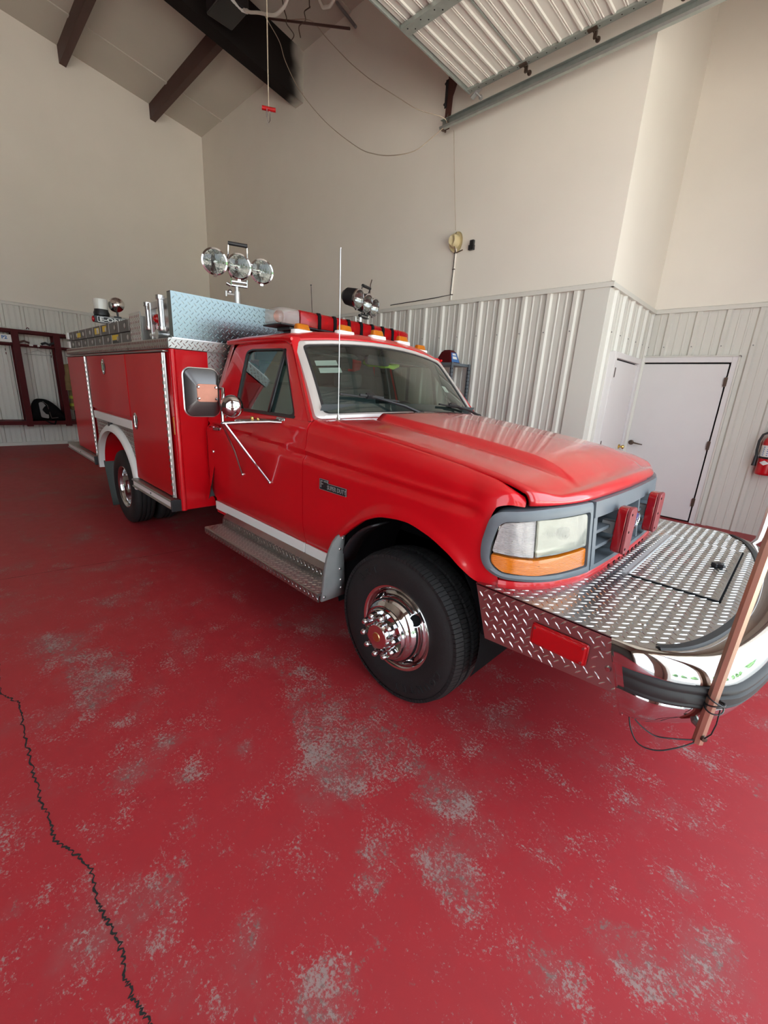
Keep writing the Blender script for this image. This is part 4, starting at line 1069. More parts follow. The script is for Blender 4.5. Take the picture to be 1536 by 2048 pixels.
# rear edge follows the valance
dk += [(gpt(u)[0]-.03, gpt(u)[1]) for u in np.linspace(-u_of_x(-.80), u_of_x(-.80), 30)]
deckm = MB().prism([(x, s) for x, s in dk], lambda p: (p[0], Y(p[1]), DZ), lambda p: (p[0], Y(p[1]), DZ-.006))
deck = P_('bumper_deck', deckm, 'plate', angle=30)
hx0, hx1, hs0, hs1 = -.425, -.085, .335, -.555      # hatch
def front_x(s): 
    a = abs(s); return float(np.interp(a, FRONT[40::-1,1][::1], FRONT[40::-1,0])) if False else float(np.interp(-a, -np.array([p[1] for p in FRONT[:41]]), np.array([p[0] for p in FRONT[:41]])))
def ins_deck(a, b):
    x = -.84+a; s = .98-b
    if x > front_x(s)-.018: return False
    if x < gpt(u_of_s(min(abs(s),.96)))[0]+.012: return False
    if hx0-.035 < x < hx1+.012 and hs1-.02 < s < hs0+.012: return False
    return True
treads('tread_plate', deck, (-.84, Y(.98), DZ), (1,0,0), (0,1,0), .86, 1.96, ins_deck)
hm = MB().box(hx0, hx1, Y(hs0), Y(hs1), DZ+.001, DZ+.006)
hatch = P_('deck_hatch', hm, 'plate', angle=0, bevel=.001)
treads('tread_plate', hatch, (hx0+.004, Y(hs0)+.004, DZ+.006), (1,0,0), (0,1,0), hx1-hx0-.008, hs0-hs1-.008)
build('hatch_hinge', MB().box(hx0-.032, hx0-.002, Y(hs0), Y(hs1), DZ, DZ+.006).cyl((hx0-.001, Y(hs0), DZ+.006), (hx0-.001, Y(hs1), DZ+.006), .006, 8), 'zinc', hatch, angle=40)
build('hatch_gap', MB().box(hx0, hx1+.008, Y(hs0)-.010, Y(hs0), DZ-.001, DZ+.0025).box(hx1, hx1+.008, Y(hs0)-.010, Y(hs1), DZ-.001, DZ+.0025), 'dark', hatch, angle=0)
build('hatch_latch', MB().obox((-.150, 2.60, DZ+.018), (.014,.022,0), (-.012,.008,0), (0,0,.010)).obox((-.135, 2.585, DZ+.020), (.016,-.006,0), (.004,.010,0), (0,0,.008)), 'black', hatch, angle=40, bevel=.003)
for x, y in ((-.50,1.70),(-.40,1.62),(-.32,1.85),(-.34,1.88),(-.25,1.66),(-.20,1.95),(-.16,1.72),(-.55,1.60)): P_('deck_bolt', MB().lathe([(0,.005),(.007,.004),(.010,0)], (x, y, DZ), (0,0,1), 10), 'chrome', angle=40)
# side wings of the deck
for sgn in (1, -1):
    yy = Y(.985*sgn); e = 0.004*sgn
    wing = MB().prism([(-.842,DZ),(-.290,DZ),(-.236,.615),(-.768,.580)], lambda p: (p[0], yy, p[1]), lambda p: (p[0], yy+.006*sgn, p[1]))
    o = P_('bumper_wing', wing, 'plate', angle=0, bevel=.0015)
    def iw(a, b):
        x, z = -.842+a, .58+b
        lo = .580+(x+.768)/(.532)*.035+.012; xl = -.768-(z-.58)/(.235)*.074+.014; xr_ = -.236-(z-.615)/.2*.054-.014
        return lo < z < DZ-.010 and xl < x < xr_ and not (-.575 < x < -.355 and .665 < z < .755) and math.hypot(x+.29, z-.695) > .03
    if sgn == 1: treads('tread_plate', o, (-.842, yy, .58), (1,0,0), (0,0,1), .61, .235, iw, margin=0)
    lm = MB().box(-.566, -.366, yy-.018*sgn, yy, .672, .746)
    r_ = P_('side_marker', lm, 'lens_red', angle=0, bevel=.006)
    rim_ = MB().grid([[(x, yy-.004*sgn, z) for x, z in dens(rr(.214,.088,.010,3,-.466,.709),1)], [(x, yy-.012*sgn, z) for x, z in dens(rr(.208,.082,.010,3,-.466,.709),1)], [(x, yy-.012*sgn, z) for x, z in dens(rr(.194,.068,.008,3,-.466,.709),1)]], False, True)
    build('marker_rim', rim_, 'lens_red', r_, angle=30)
    for x, z in ((-.556,.738),(-.376,.738),(-.376,.680)): build('marker_screw', MB().cyl((x, yy-.018*sgn, z), (x, yy-.021*sgn, z), .005, 8), 'chrome', r_, angle=0)
    P_('wing_bolt', MB().lathe([(0,.008),(.008,.007),(.012,0)], (-.290, yy, .695), (0,-sgn,0), 12), 'chrome', angle=40)
    P_('wing_mount', MB().box(-.80, -.70, yy+.02*sgn if sgn>0 else yy-.10, yy+.10*sgn if sgn>0 else yy-.02, .58, .80), 'dark', angle=0)
# bumper shell: profile swept along the front curve
def nrm(i):
    a = FRONT[max(i-1,0)]; b = FRONT[min(i+1,len(FRONT)-1)]; d = b-a; d = d/np.linalg.norm(d); return np.array((-d[1]*1.0, d[0]*1.0))
def sweep(profile, i0=0, i1=None, ramp_=True):
    n = len(FRONT); i1 = n if i1 is None else i1; rows = []
    ln = np.concatenate([[0], np.cumsum(np.hypot(*np.diff(FRONT, axis=0).T))]); tot = ln[-1]
    for i in range(i0, i1):
        nn = nrm(i); d = min(ln[i], tot-ln[i]); k = .22+.78*sstep(0, .34, d) if ramp_ else 1
        nn = nn if np.dot(nn, FRONT[i]-np.array((-.9,0))) > 0 else -nn
        sl_ = .30*(1-sstep(0,.22,d))
        rows.append([(FRONT[i][0]+nn[0]*o*k+sl_*(DZ-z), Y(FRONT[i][1]+nn[1]*o*k), z) for o, z in profile])
    return MB().grid(rows)
BP = [(.004,DZ-.004),(.010,DZ+.001),(.030,DZ+.001),(.060,DZ-.004),(.090,DZ-.016),(.110,DZ-.032),(.122,DZ-.052),(.128,.748),(.128,.742),(.118,.738),(.118,.664),(.128,.660),(.130,.650),(.122,.620),(.106,.588),(.084,.570),(.060,.563)]
bump = P_('bumper', sweep(BP), 'chrome', angle=50)
for sgn in (1,-1): build('bumper_end', MB().prism([(0.0,DZ-.004),(.026,DZ-.035),(.028,.70),(.026,.60),(.014,.555),(-.01,.56)], lambda p: (-.300+.30*(DZ-p[1]), Y(sgn*(.985+p[0])), p[1]), lambda p: (-.292+.30*(DZ-p[1]), Y(sgn*(.985+p[0])), p[1])), 'chrome', bump, angle=40)
RP = [(.117,.742),(.132,.739),(.140,.730),(.140,.722),(.134,.716),(.134,.712),(.142,.706),(.142,.684),(.134,.678),(.134,.674),(.138,.670),(.132,.662),(.117,.659)]
def ramp_gap(pf): return [(o+.004, z) for o, z in pf]
build('rub_strip', sweep(ramp_gap(RP), 3, len(FRONT)-3), 'black_soft', bump, angle=40)
build('edge_seal', sweep([(-.016,DZ+.001),(-.014,DZ+.007),(.008,DZ+.007),(.014,DZ+.001)], 12, len(FRONT)-12, False), 'black_soft', bump, angle=40)
# corner guide poles
for sgn in (1, -1):
    py = 1.535 if sgn == 1 else 2*CY-1.605+.03; px = -.002 if sgn == 1 else -.035
    if sgn == 1:
        pole = P_('guide_pole', MB().cyl((px-.008, py+.004, .545), (px+.030, py-.012, 2.25), .0165, 8), 'copper_pole', angle=20)
        build('pole_clamp', MB().tube([(px-.006, py+.004, .600), (px-.035, py+.035, .595), (px-.058, py+.065, .61), (px-.06, py+.09, .65)], .012, 8), 'steel', pole, angle=40)
        build('pole_bolt', MB().lathe([(0,.008),(.008,.007),(.010,0)], (px+.004, py-.010, .575), (.6,-.8,0), 10), 'bronze', pole, angle=40)
        w = MB()
        for k in range(3):
            w.tube([(px+.004+.024*math.cos(a), py+.027*math.sin(a), .690+.012*k+.010*math.sin(a+k*2)) for a in np.linspace(0,2*PI,20,endpoint=False)], .0026, 5, True)
        w.tube([(px+.02,py-.02,.70),(px+.022,py-.022,.65),(px+.018,py-.024,.61),(px+.006,py-.024,.585)], .0022, 5)
        for q in ([(-.205,1.500,.566),(-.17,1.49,.540),(-.12,1.495,.520),(-.07,1.505,.535),(-.015,1.530,.553)], [(-.205,1.500,.566),(-.185,1.475,.520),(-.15,1.455,.490),(-.10,1.465,.492),(-.05,1.495,.520),(-.012,1.530,.548)]):
            P = [np.array(p) for p in q]; o_ = []
            for a_ in range(len(P)-1):
                p0, p1, p2, p3 = P[max(a_-1,0)], P[a_], P[a_+1], P[min(a_+2,len(P)-1)]
                for k in range(6):
                    t = k/6; o_.append(.5*((2*p1)+(-p0+p2)*t+(2*p0-5*p1+4*p2-p3)*t*t+(-p0+3*p1-3*p2+p3)*t**3))
            w.tube(o_+[P[-1]], .0024, 5)
        build('black_wire', w, 'black', pole, angle=60)
    else:
        pole = P_('guide_pole', MB().tube([(px-.05, py-.03, .770), (px-.028, py-.012, .800), (px-.005, py, .835), (px, py, .90), (px+.012, py+.004, 2.25)], [.012,.013,.016,.0175,.0175], 8), 'alu', angle=30)

# ---------------------------------------------------------------- rear rescue body
YN = 1.262                                   # near side plane
XR, XB = -7.02, -3.50
YFAR = 2*CY-YN
bd = MB()
# near and far compartment shells with a wheel cut-out
def arch_z(x): 
    t = (x+5.27)/.665; return .52+.47*math.sqrt(max(0,1-t*t)) if abs(t) < 1 else .52
xs = [XR]+list(np.linspace(-5.935,-4.605,41))+[XB]
rows = [[(x, YN, max(.61, arch_z(x)+.02) if -5.95 < x < -4.59 else .61) for x in xs], [(x, YN, 1.79) for x in xs]]
bd.grid(rows)
def quad(*p): bd.add(p, [(0,1,2,3)])
quad((XB,YN,.535),(XB,1.535,.535),(XB,1.535,1.79),(XB,YN,1.79))
quad((XR,YN,.61),(XR,1.80,.61),(XR,1.80,1.79),(XR,YN,1.79))
bd.grid([[(x, YN, max(.61, arch_z(x)+.02) if -5.95 < x < -4.59 else .61) for x in xs], [(x, 1.80, max(.61, arch_z(x)+.02) if -5.95 < x < -4.59 else .61) for x in xs]])
bd.both(CY)
bd.box(XR, XB-.02, 1.70, 2*CY-1.70, .75, 1.30)
body = P_('rear_body', bd, 'red_body', angle=30)
pair('body_corner', MB().tube([(XB-.012, YN+.012, .53), (XB-.012, YN+.012, 1.79)], .022, 12), 'red', angle=40)
# wheel tub
tub = MB().grid([[(-5.27+.655*math.cos(a), y, .50+.475*math.sin(a)) for a in np.linspace(-.05, PI+.05, 30)] for y in (YN+.01, 1.74)])
P_('wheel_tub', tub, 'red', angle=40)
P_('tub_wall', MB().box(-5.95,-4.60,1.735,1.75,.4,1.0), 'dark', angle=0)
# doors
def bdoor(name, x0, x1, z0, z1, zb0=None, zb1=None, th=.030):
    zb0 = z0 if zb0 is None else zb0; zb1 = z0 if zb1 is None else zb1
    m = MB().prism([(x0,zb0),(x1,zb1),(x1,z1),(x0,z1)], lambda p: (p[0], YN-th, p[1]), lambda p: (p[0], YN+.002, p[1]))
    return P_(name, m, 'red_body', angle=0, bevel=.009, bseg=3)
dA = bdoor('compartment_door', XR+.005, -6.075, .625, 1.765)
dB = bdoor('compartment_door', -5.985, -4.56, 1.20, 1.765)
dC = bdoor('compartment_door', -4.545, -3.625, .625, 1.765)
def dring(par, x, z, w, h):
    m = MB(); c = (x, YN-.031, z)
    m.lathe([(.0,-.004),(.030,-.004),(.036,.004),(.044,.006),(.050,.003),(.052,0)], (0,0,0), (0,-1,0), 32)
    m.v = [(c[0]+v[0]*w/.104, c[1]+v[1], c[2]+v[2]*h/.104) for v in m.v]
    o = build('latch_ring', m, 'chrome', par, angle=40)
    build('latch_handle', MB().obox((x, YN-.038, z), (w*.10,0,.0), (0,.006,0), (0,0,h*.34)), 'chrome', par, angle=0, bevel=.003)
    build('latch_cup', MB().lathe([(.0,.001),(.034,.001)], (x, YN-.0315, z), (0,-1,0), 24), 'black', par, angle=0)
dring(dB, -5.31, 1.652, .13, .155); dring(dC, -4.42, 1.178, .13, .155)
# hinges: long piano hinges
def piano(x, z0, z1, par):
    m = MB().box(x-.032, x+.028, YN-.034, YN-.026, z0, z1); m.cyl((x, YN-.036, z0), (x, YN-.036, z1), .009, 8)
    o = build('piano_hinge', m, 'alu', par, angle=40)
    k = MB(); n = int((z1-z0)/.05)
    for i in range(n): k.box(x-.011, x+.011, YN-.047, YN-.034, z0+i*.05, z0+i*.05+.024)
    build('hinge_knuckles', k, 'alu_worn', par, angle=0, kind='stuff')
piano(-6.045, .63, 1.76, dA); piano(-3.585, .63, 1.76, dC)
build('amber_reflector', MB().box(-3.548, -3.528, YN-.012, YN, 1.15, 1.29), 'lens_amber', body, angle=0, bevel=.003)
# stripe and fender-well diamond plate
P_('side_stripe', MB().box(-5.985, -4.56, YN-.026, YN+.002, 1.085, 1.168), 'white_paint', angle=0, bevel=.003)
wp = MB()
xs2 = list(np.linspace(-5.99,-4.545,50))
wp.grid([[(x, YN-.006, max(.625, arch_z(x)+.03)) for x in xs2], [(x, YN-.006, 1.09) for x in xs2]])
wpo = P_('wheel_panel', wp, 'alu_worn', angle=0)
treads('tread_plate', wpo, (-5.99, YN-.006, .63), (1,0,0), (0,0,1), 1.44, .45, lambda a, b: .63+b > arch_z(-5.99+a)+.10, mat_='lug')
P_('fuel_flap', MB().obox((-5.36, YN-.02, 1.06), (.05,0,0), (0,.012,0), (0,0,.022)).obox((-5.34, YN-.03, 1.03), (.03,0,0), (0,.014,0), (0,0,.03)), 'black', angle=0, bevel=.005)
# arch trim
at = []; an = np.linspace(-.04, PI+.04, 44)
at = MB().grid([[(-5.27+.655*math.cos(a), YN+.01, .52+.475*math.sin(a)) for a in an], [(-5.27+.655*math.cos(a), YN-.050, .52+.475*math.sin(a)) for a in an],
                [(-5.27+.70*math.cos(a), YN-.052, .52+.52*math.sin(a)) for a in an], [(-5.27+.725*math.cos(a), YN-.030, .52+.545*math.sin(a)) for a in an], [(-5.27+.73*math.cos(a), YN-.004, .52+.55*math.sin(a)) for a in an]])
P_('arch_trim', at, 'white_paint', angle=50)
# rub rails
def rail(x0, x1):
    pr = [(YN-.002,.618),(YN-.075,.618),(YN-.085,.606),(YN-.070,.596),(YN-.068,.556),(YN-.085,.546),(YN-.075,.533),(YN-.002,.533)]
    o = P_('rub_rail', MB().prism(pr, lambda p: (x0, p[0], p[1]), lambda p: (x1, p[0], p[1])), 'alu_worn', angle=30)
    build('rail_strip', MB().box(x0+.02, x1-.02, YN-.074, YN-.066, .556, .596), 'white_paint', o, angle=0)
    build('rail_cap', MB().box(x1-.002, x1+.02, YN-.088, YN, .525, .625), 'black', o, angle=0, bevel=.006)
    build('rail_screw', MB().cyl(((x0+x1)/2, YN-.078, .576), ((x0+x1)/2, YN-.074, .576), .008, 8), 'black', o, angle=0)
rail(-7.52, -5.985); rail(-4.56, -3.53)
P_('tail_step', MB().box(-7.50, XR, YN-.06, YFAR+.06, .53, .615), 'alu_worn', angle=0, bevel=.006)
# mud flap behind the rear wheel
mf = MB().grid([[(-5.94+.12*t, y+.02*t, .62-.58*t) for y in (1.255, 1.62)] for t in np.linspace(0,1,6)])
P_('mud_flap', mf, 'flap_dark', angle=40, solid=.012)
# deck cap of diamond plate with gutter lip
capm = MB()
capm.prism([(YN-.022,1.795),(YN-.022,1.858),(YN-.014,1.866),(1.78,1.866),(1.78,1.795)], lambda p: (XR-.01, p[0], p[1]), lambda p: (XB+.02, p[0], p[1]))
capo = P_('cap_plate', capm, 'alu_worn', angle=30); P_('cap_plate', capm.mirror(CY), 'alu_worn', angle=30)
treads('tread_plate', capo, (XR, YN-.022, 1.797), (1,0,0), (0,0,1), 3.5, .066, mat_='lug', margin=.003)
treads('tread_plate', capo, (XB+.02, YN-.02, 1.797), (0,1,0), (0,0,1), .53, .066, mat_='lug', margin=.003)
P_('drip_gutter', MB().box(XR, -3.56, YN-.040, YN+.002, 1.768, 1.780), 'alu_worn', angle=0, bevel=.003)
# front bulkhead, chequer plate behind the cab
P_('bulkhead', MB().box(XB-.05, XB-.006, 1.535, 2*CY-1.535, .60, 1.80), 'alu_worn', angle=0)
bh = P_('bulkhead_plate', MB().box(XB-.006, XB-.002, 1.535, 1.92, .60, 1.80), 'alu_worn', angle=0)
treads('tread_plate', bh, (XB-.002, 1.54, .62), (0,1,0), (0,0,1), .375, 1.18, pitch=.045, L=.036)
# tall head board
HB0, HB1, HZ0, HZ1 = 1.300, 2*CY-1.300, 1.866, 2.195
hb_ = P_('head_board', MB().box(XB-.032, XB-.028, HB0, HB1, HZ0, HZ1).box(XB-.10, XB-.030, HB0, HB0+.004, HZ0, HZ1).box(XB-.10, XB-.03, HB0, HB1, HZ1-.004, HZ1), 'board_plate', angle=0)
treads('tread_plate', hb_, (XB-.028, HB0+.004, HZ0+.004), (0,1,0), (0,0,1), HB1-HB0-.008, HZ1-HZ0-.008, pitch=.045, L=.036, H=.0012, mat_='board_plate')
P_('head_board_lip', MB().box(XB-.03, XB+.022, HB0-.03, HB1+.03, HZ0-.002, HZ0+.006), 'alu', angle=0)
pair('head_board_brace', MB().box(XB-.60, XB-.10, HB0+.06, HB0+.066, HZ0+.002, HZ0+.10), 'alu_worn', angle=0)
# fold-down ladder rack arm: two rollers on a carrier
ra = P_('ladder_rack', MB().box(XB-.46, XB-.44, 1.285, 1.33, 1.87, 2.15).box(XB-.40, XB-.14, 1.34, 1.352, 1.90, 2.17), 'alu', angle=0, bevel=.003)
for x, z0, z1 in ((-4.045, 1.95, 2.16), (-3.755, 1.93, 2.185)):
    build('roller', MB().lathe([(.0,0),(.030,0),(.032,.003),(.032,.030),(.024,.032),(.024,z1-z0-.032),(.032,z1-z0-.030),(.032,z1-z0-.002),(.028,z1-z0),(0,z1-z0)], (x, 1.305, z0), (0,0,1), 20), 'alu', ra, angle=40)
build('top_link', MB().box(-4.06, -3.74, 1.292, 1.318, 2.10, 2.15), 'alu_matt', ra, angle=0, bevel=.004)
build('pivot', MB().cyl((-4.0, 1.315, 1.905), (-3.76, 1.315, 1.905), .030, 14).cyl((-3.79, 1.27, 1.905), (-3.79, 1.35, 1.905), .038, 18), 'alu', ra, angle=40)
build('red_pad', MB().sphere((-3.905, 1.325, 2.03), .036, 12, 8).obox((-3.90, 1.325, 1.95), (.025,0,.01), (0,.01,0), (-.01,0,.04)), 'lens_red', ra, angle=40)
P_('ladder_pocket', MB().box(-4.42, -4.14, 1.268, 1.276, 1.868, 2.095), 'alu', angle=0); P_('pocket_side', MB().box(-4.13, -4.12, 1.27, 1.40, 1.868, 2.06), 'alu_worn', angle=0)
pk = P_('pocket_plate', MB().box(-4.42, -4.14, 1.266, 1.268, 1.868, 2.095), 'alu', angle=0)
treads('tread_plate', pk, (-4.415, 1.266, 1.872), (1,0,0), (0,0,1), .27, .22, pitch=.045, L=.036)

# ---------------------------------------------------------------- light bar on the roof
LX0, LX1, LZ0, LZ1 = -3.05, -2.80, 2.000, 2.108
lbar = P_('light_bar', MB().box(LX0, LX1, Y(.69), Y(-.69), LZ0-.012, LZ0).box(LX0+.05, LX1-.03, Y(.60), Y(-.60), LZ0-.035, LZ0-.012), 'black', angle=0, bevel=.004)
for s in (.52, -.52): build('mount_foot', MB().box(LX0+.06, LX1-.06, Y(s)-.03, Y(s)+.03, LZ0-.09, LZ0-.012).obox((LX1-.02, Y(s)+.05, LZ0-.05), (.05,0,-.03), (0,.015,0), (.006,0,.006)), 'black', lbar, angle=0)
def lseg(name, s0, s1, m, taper=0.0, ends=.004):
    """one moulded lens section between lateral offsets"""
    n = 8; y0, y1 = Y(s0), Y(s1)
    def sec(y, k):
        pr = [(LX0+.003,LZ0),(LX0,LZ0+.05),(LX0+.006,LZ1-.014),(LX0+.022,LZ1),(LX1-.022,LZ1),(LX1-.006,LZ1-.014),(LX1,LZ0+.05),(LX1-.003,LZ0)]
        cx, cz = (LX0+LX1)/2, (LZ0+LZ1)/2
        return [(cx+(x-cx)*k, y, cz+(z-cz)*(1-(1-k)*.5)) for x, z in pr]
    if taper: rows = [sec(y0, .55), sec(y0+.02, .82), sec(y0+.06, .97), sec(y0+.10, 1), sec(y1, 1)] if taper > 0 else [sec(y0, 1), sec(y1-.10, 1), sec(y1-.06, .97), sec(y1-.02, .82), sec(y1, .55)]
    else: rows = [sec(y0, 1), sec(y1, 1)]
    mb = MB().grid(rows, False, True); o = len(mb.v)
    mb.f.append(tuple(range(8))[::-1]); mb.f.append(tuple(o-8+i for i in range(8)))
    return build(name, mb, m, lbar, angle=40, bevel=.003)
lseg('end_lens', .705, .535, 'lens_end', 1)
lseg('end_lens', -.535, -.705, 'lens_red_bar', -1)
build('end_rotator', MB().lathe([(.004,-.02),(.03,-.014),(.042,0)], (-2.90, Y(.645), 2.054), (.55,-.83,0), 18), 'copper_plate', lbar, angle=40)
cuts = [.535,.355,.205,.060,-.075,-.205,-.330,-.450,-.535]
for a, b in zip(cuts[:-1], cuts[1:]):
    lseg('red_lens', a-.011, b+.011, 'lens_red_bar')
    c = Y((a+b)/2)
    build('rotator_reflector', MB().lathe([(.004,-.03),(.024,-.018),(.040,0)], (-2.835, c, 2.054), (1,0,0), 16), 'reflector', lbar, angle=40)
for c in cuts[1:-1]:
    build('divider', MB().prism([(LX0-.002,LZ0),(LX0-.004,LZ0+.05),(LX0+.008,LZ1+.003),(LX1-.008,LZ1+.003),(LX1+.006,LZ1-.02),(LX1+.006,LZ0-.004)], lambda p: (p[0], Y(c)-.014, p[1]), lambda p: (p[0], Y(c)+.014, p[1])), 'dark', lbar, angle=0, bevel=.002)

# ---------------------------------------------------------------- flood lights on poles
def floodlight(base, centres, face, R, dark, hz, hy):
    bx, by, bz = base; face = np.array(face, float); face /= np.linalg.norm(face)
    side = np.cross((0,0,1.0), face); side /= np.linalg.norm(side); upv = np.cross(face, side)
    post = MB().cyl(base, (bx, by, centres[1][2]-R-.055), .016, 12); post.cyl(base, (bx, by, bz+.10), .024, 12); post.box(bx-.04, bx+.04, by-.04, by+.04, bz-.004, bz+.004)
    post.cyl((bx, by, bz+.075), np.array((bx, by, bz+.075))-side*.085, .007, 8); post.cyl(np.array((bx,by,bz+.075))-side*.085+np.array((0,0,-.02)), np.array((bx,by,bz+.075))-side*.085+np.array((0,0,.02)), .009, 8)
    f = P_('flood_light', post, 'alu_matt', angle=40)
    c1 = np.array(centres[1])
    yk = MB()
    zb = c1-upv*(R+.05)
    for k in (-1, 1):
        yk.tube([zb+side*k*.06, zb+side*k*.062+upv*.05, c1+side*k*(R*.55)-upv*R*.9-face*.07, c1+side*k*(R+.004)-face*.08, c1+side*k*(R*.8)+upv*(R*.8)-face*.06, c1+side*k*(.072)+upv*(hz-.0)-face*.05], .0055, 6)
    yk.bar(zb-side*.062, zb+side*.062, .05, .008); yk.bar(zb-side*.06+upv*.03, zb+side*.06+upv*.03, .03, .008)
    yk.sphere(tuple(zb-side*.075-upv*.05), .020, 10, 8); yk.cyl(zb-side*.07, zb-side*.10+upv*.012, .013, 10)
    build('yoke', yk, 'black' if dark else 'chrome', f, angle=40)
    build('grip', MB().cyl(c1+side*(-.074)+upv*hz-face*.05, c1+side*.074+upv*hz-face*.05, .015, 12), 'black', f, angle=40)
    build('cross_bar', MB().cyl(np.array(centres[0])-face*.06, np.array(centres[2])-face*.06, .012, 8), 'black' if dark else 'chrome', f, angle=40)
    dep = .18 if dark else .09
    for c in centres:
        c = np.array(c)
        hs = MB().lathe([(0,-dep),(R*.55,-dep+.004),(R*.86,-dep*.75),(R*.96,-.02),(R,-.012),(R,.004),(R*.93,.009)], c, face, 32)
        build('lamp_housing', hs, 'black' if dark else 'chrome', f, angle=30)
        build('lamp_bezel', MB().lathe([(R*1.0,-.010),(R*1.03,-.002),(R*1.02,.008),(R*.90,.012),(R*.88,.004)], c, face, 32), 'chrome', f, angle=40)
        build('lamp_reflector', MB().lathe([(.006,-.065),(R*.3,-.058),(R*.6,-.040),(R*.90,.002)], c, face, 28), 'reflector', f, angle=60)
        build('lamp_bulb', MB().cyl(c-face*.06, c-face*.015, .007, 8), 'label_white', f, angle=40)
        build('lamp_glass', MB().lathe([(R*.9,.004),(R*.6,.013),(R*.3,.017),(0,.018)], c, face, 28), 'glass_clear', f, angle=60)
        build('bezel_clip', MB().obox(c+face*.004-upv*R*1.06, face*.008, side*.012, upv*.008), 'chrome', f, angle=0)
floodlight((-3.60, 1.858, 2.195), [(-3.59,1.675,2.474),(-3.58,1.873,2.480),(-3.57,2.072,2.484)], (.86,-.34,-.12), .094, False, .160, 0)
floodlight((-3.60, 3.235, 2.195), [(-3.53,3.135,2.458),(-3.60,3.325,2.452),(-3.67,3.495,2.446)], (.93,.25,-.22), .094, True, .150, 0)

# ---------------------------------------------------------------- rear beacons and sign
sgn_ = P_('warning_sign', MB().prism(rr(.58,.085,.02,4,1.845,2.268), lambda p: (-6.93, p[0], p[1]), lambda p: (-6.88, p[0], p[1])), 'black', angle=40, bevel=.004)
build('sign_border', MB().grid([[(-6.878, p[0], p[1]) for p in rr(.50,.072,.012,4,1.845,2.268)], [(-6.878, p[0], p[1]) for p in rr(.488,.060,.010,4,1.845,2.268)]], False, True), 'label_white', sgn_, angle=0)
try: text('sign_lettering', 'E-ONE', .066, 'label_white', sgn_, (-6.8785, 1.765, 2.266), (0,1,0), (0,0,1), .001, bold=.002, sx=1.5)
except Exception as e: print(e)
build('red_end_lamp', MB().sphere((-6.90, 1.555, 2.262), .035, 12, 8, (.8,.6,1.1)), 'lens_red', sgn_, angle=60)
for y_ in (1.70,1.95): build('sign_post', MB().box(-6.93,-6.90,y_,y_+.04,1.86,2.24), 'black', sgn_, angle=0)
bc_ = P_('beacon', MB().lathe([(0,0),(.088,0),(.092,.03),(.080,.06),(.080,.075)], (-6.92, 1.66, 2.315), (0,0,1), 24, True), 'black', angle=40)
build('beacon_dome', MB().lathe([(.079,.07),(.080,.12),(.083,.185),(.080,.198),(.05,.204),(0,.205)], (-6.92, 1.66, 2.315), (0,0,1), 24), 'white_glow', bc_, angle=40)
fd = np.array((-.75,.45,-.25)); fd /= np.linalg.norm(fd)
sp = P_('work_light', MB().lathe([(0,-.075),(.04,-.070),(.075,-.045),(.096,-.005),(.100,.006),(.092,.012),(0,.010)], (-6.90, 1.835, 2.475), fd, 28), 'chrome_worn', angle=40)
build('work_light_stem', MB().cyl((-6.90, 1.845, 2.30), (-6.90, 1.838, 2.41), .013, 8).box(-6.915,-6.885,1.80,1.88,2.30,2.33), 'black', sp, angle=40)
P_('whip_antenna', MB().cyl((-5.0, 3.68, 1.87), (-5.0, 3.615, 2.83), .0035, 5).sphere((-5.0,3.615,2.84), .010, 8, 6), 'black', angle=40)

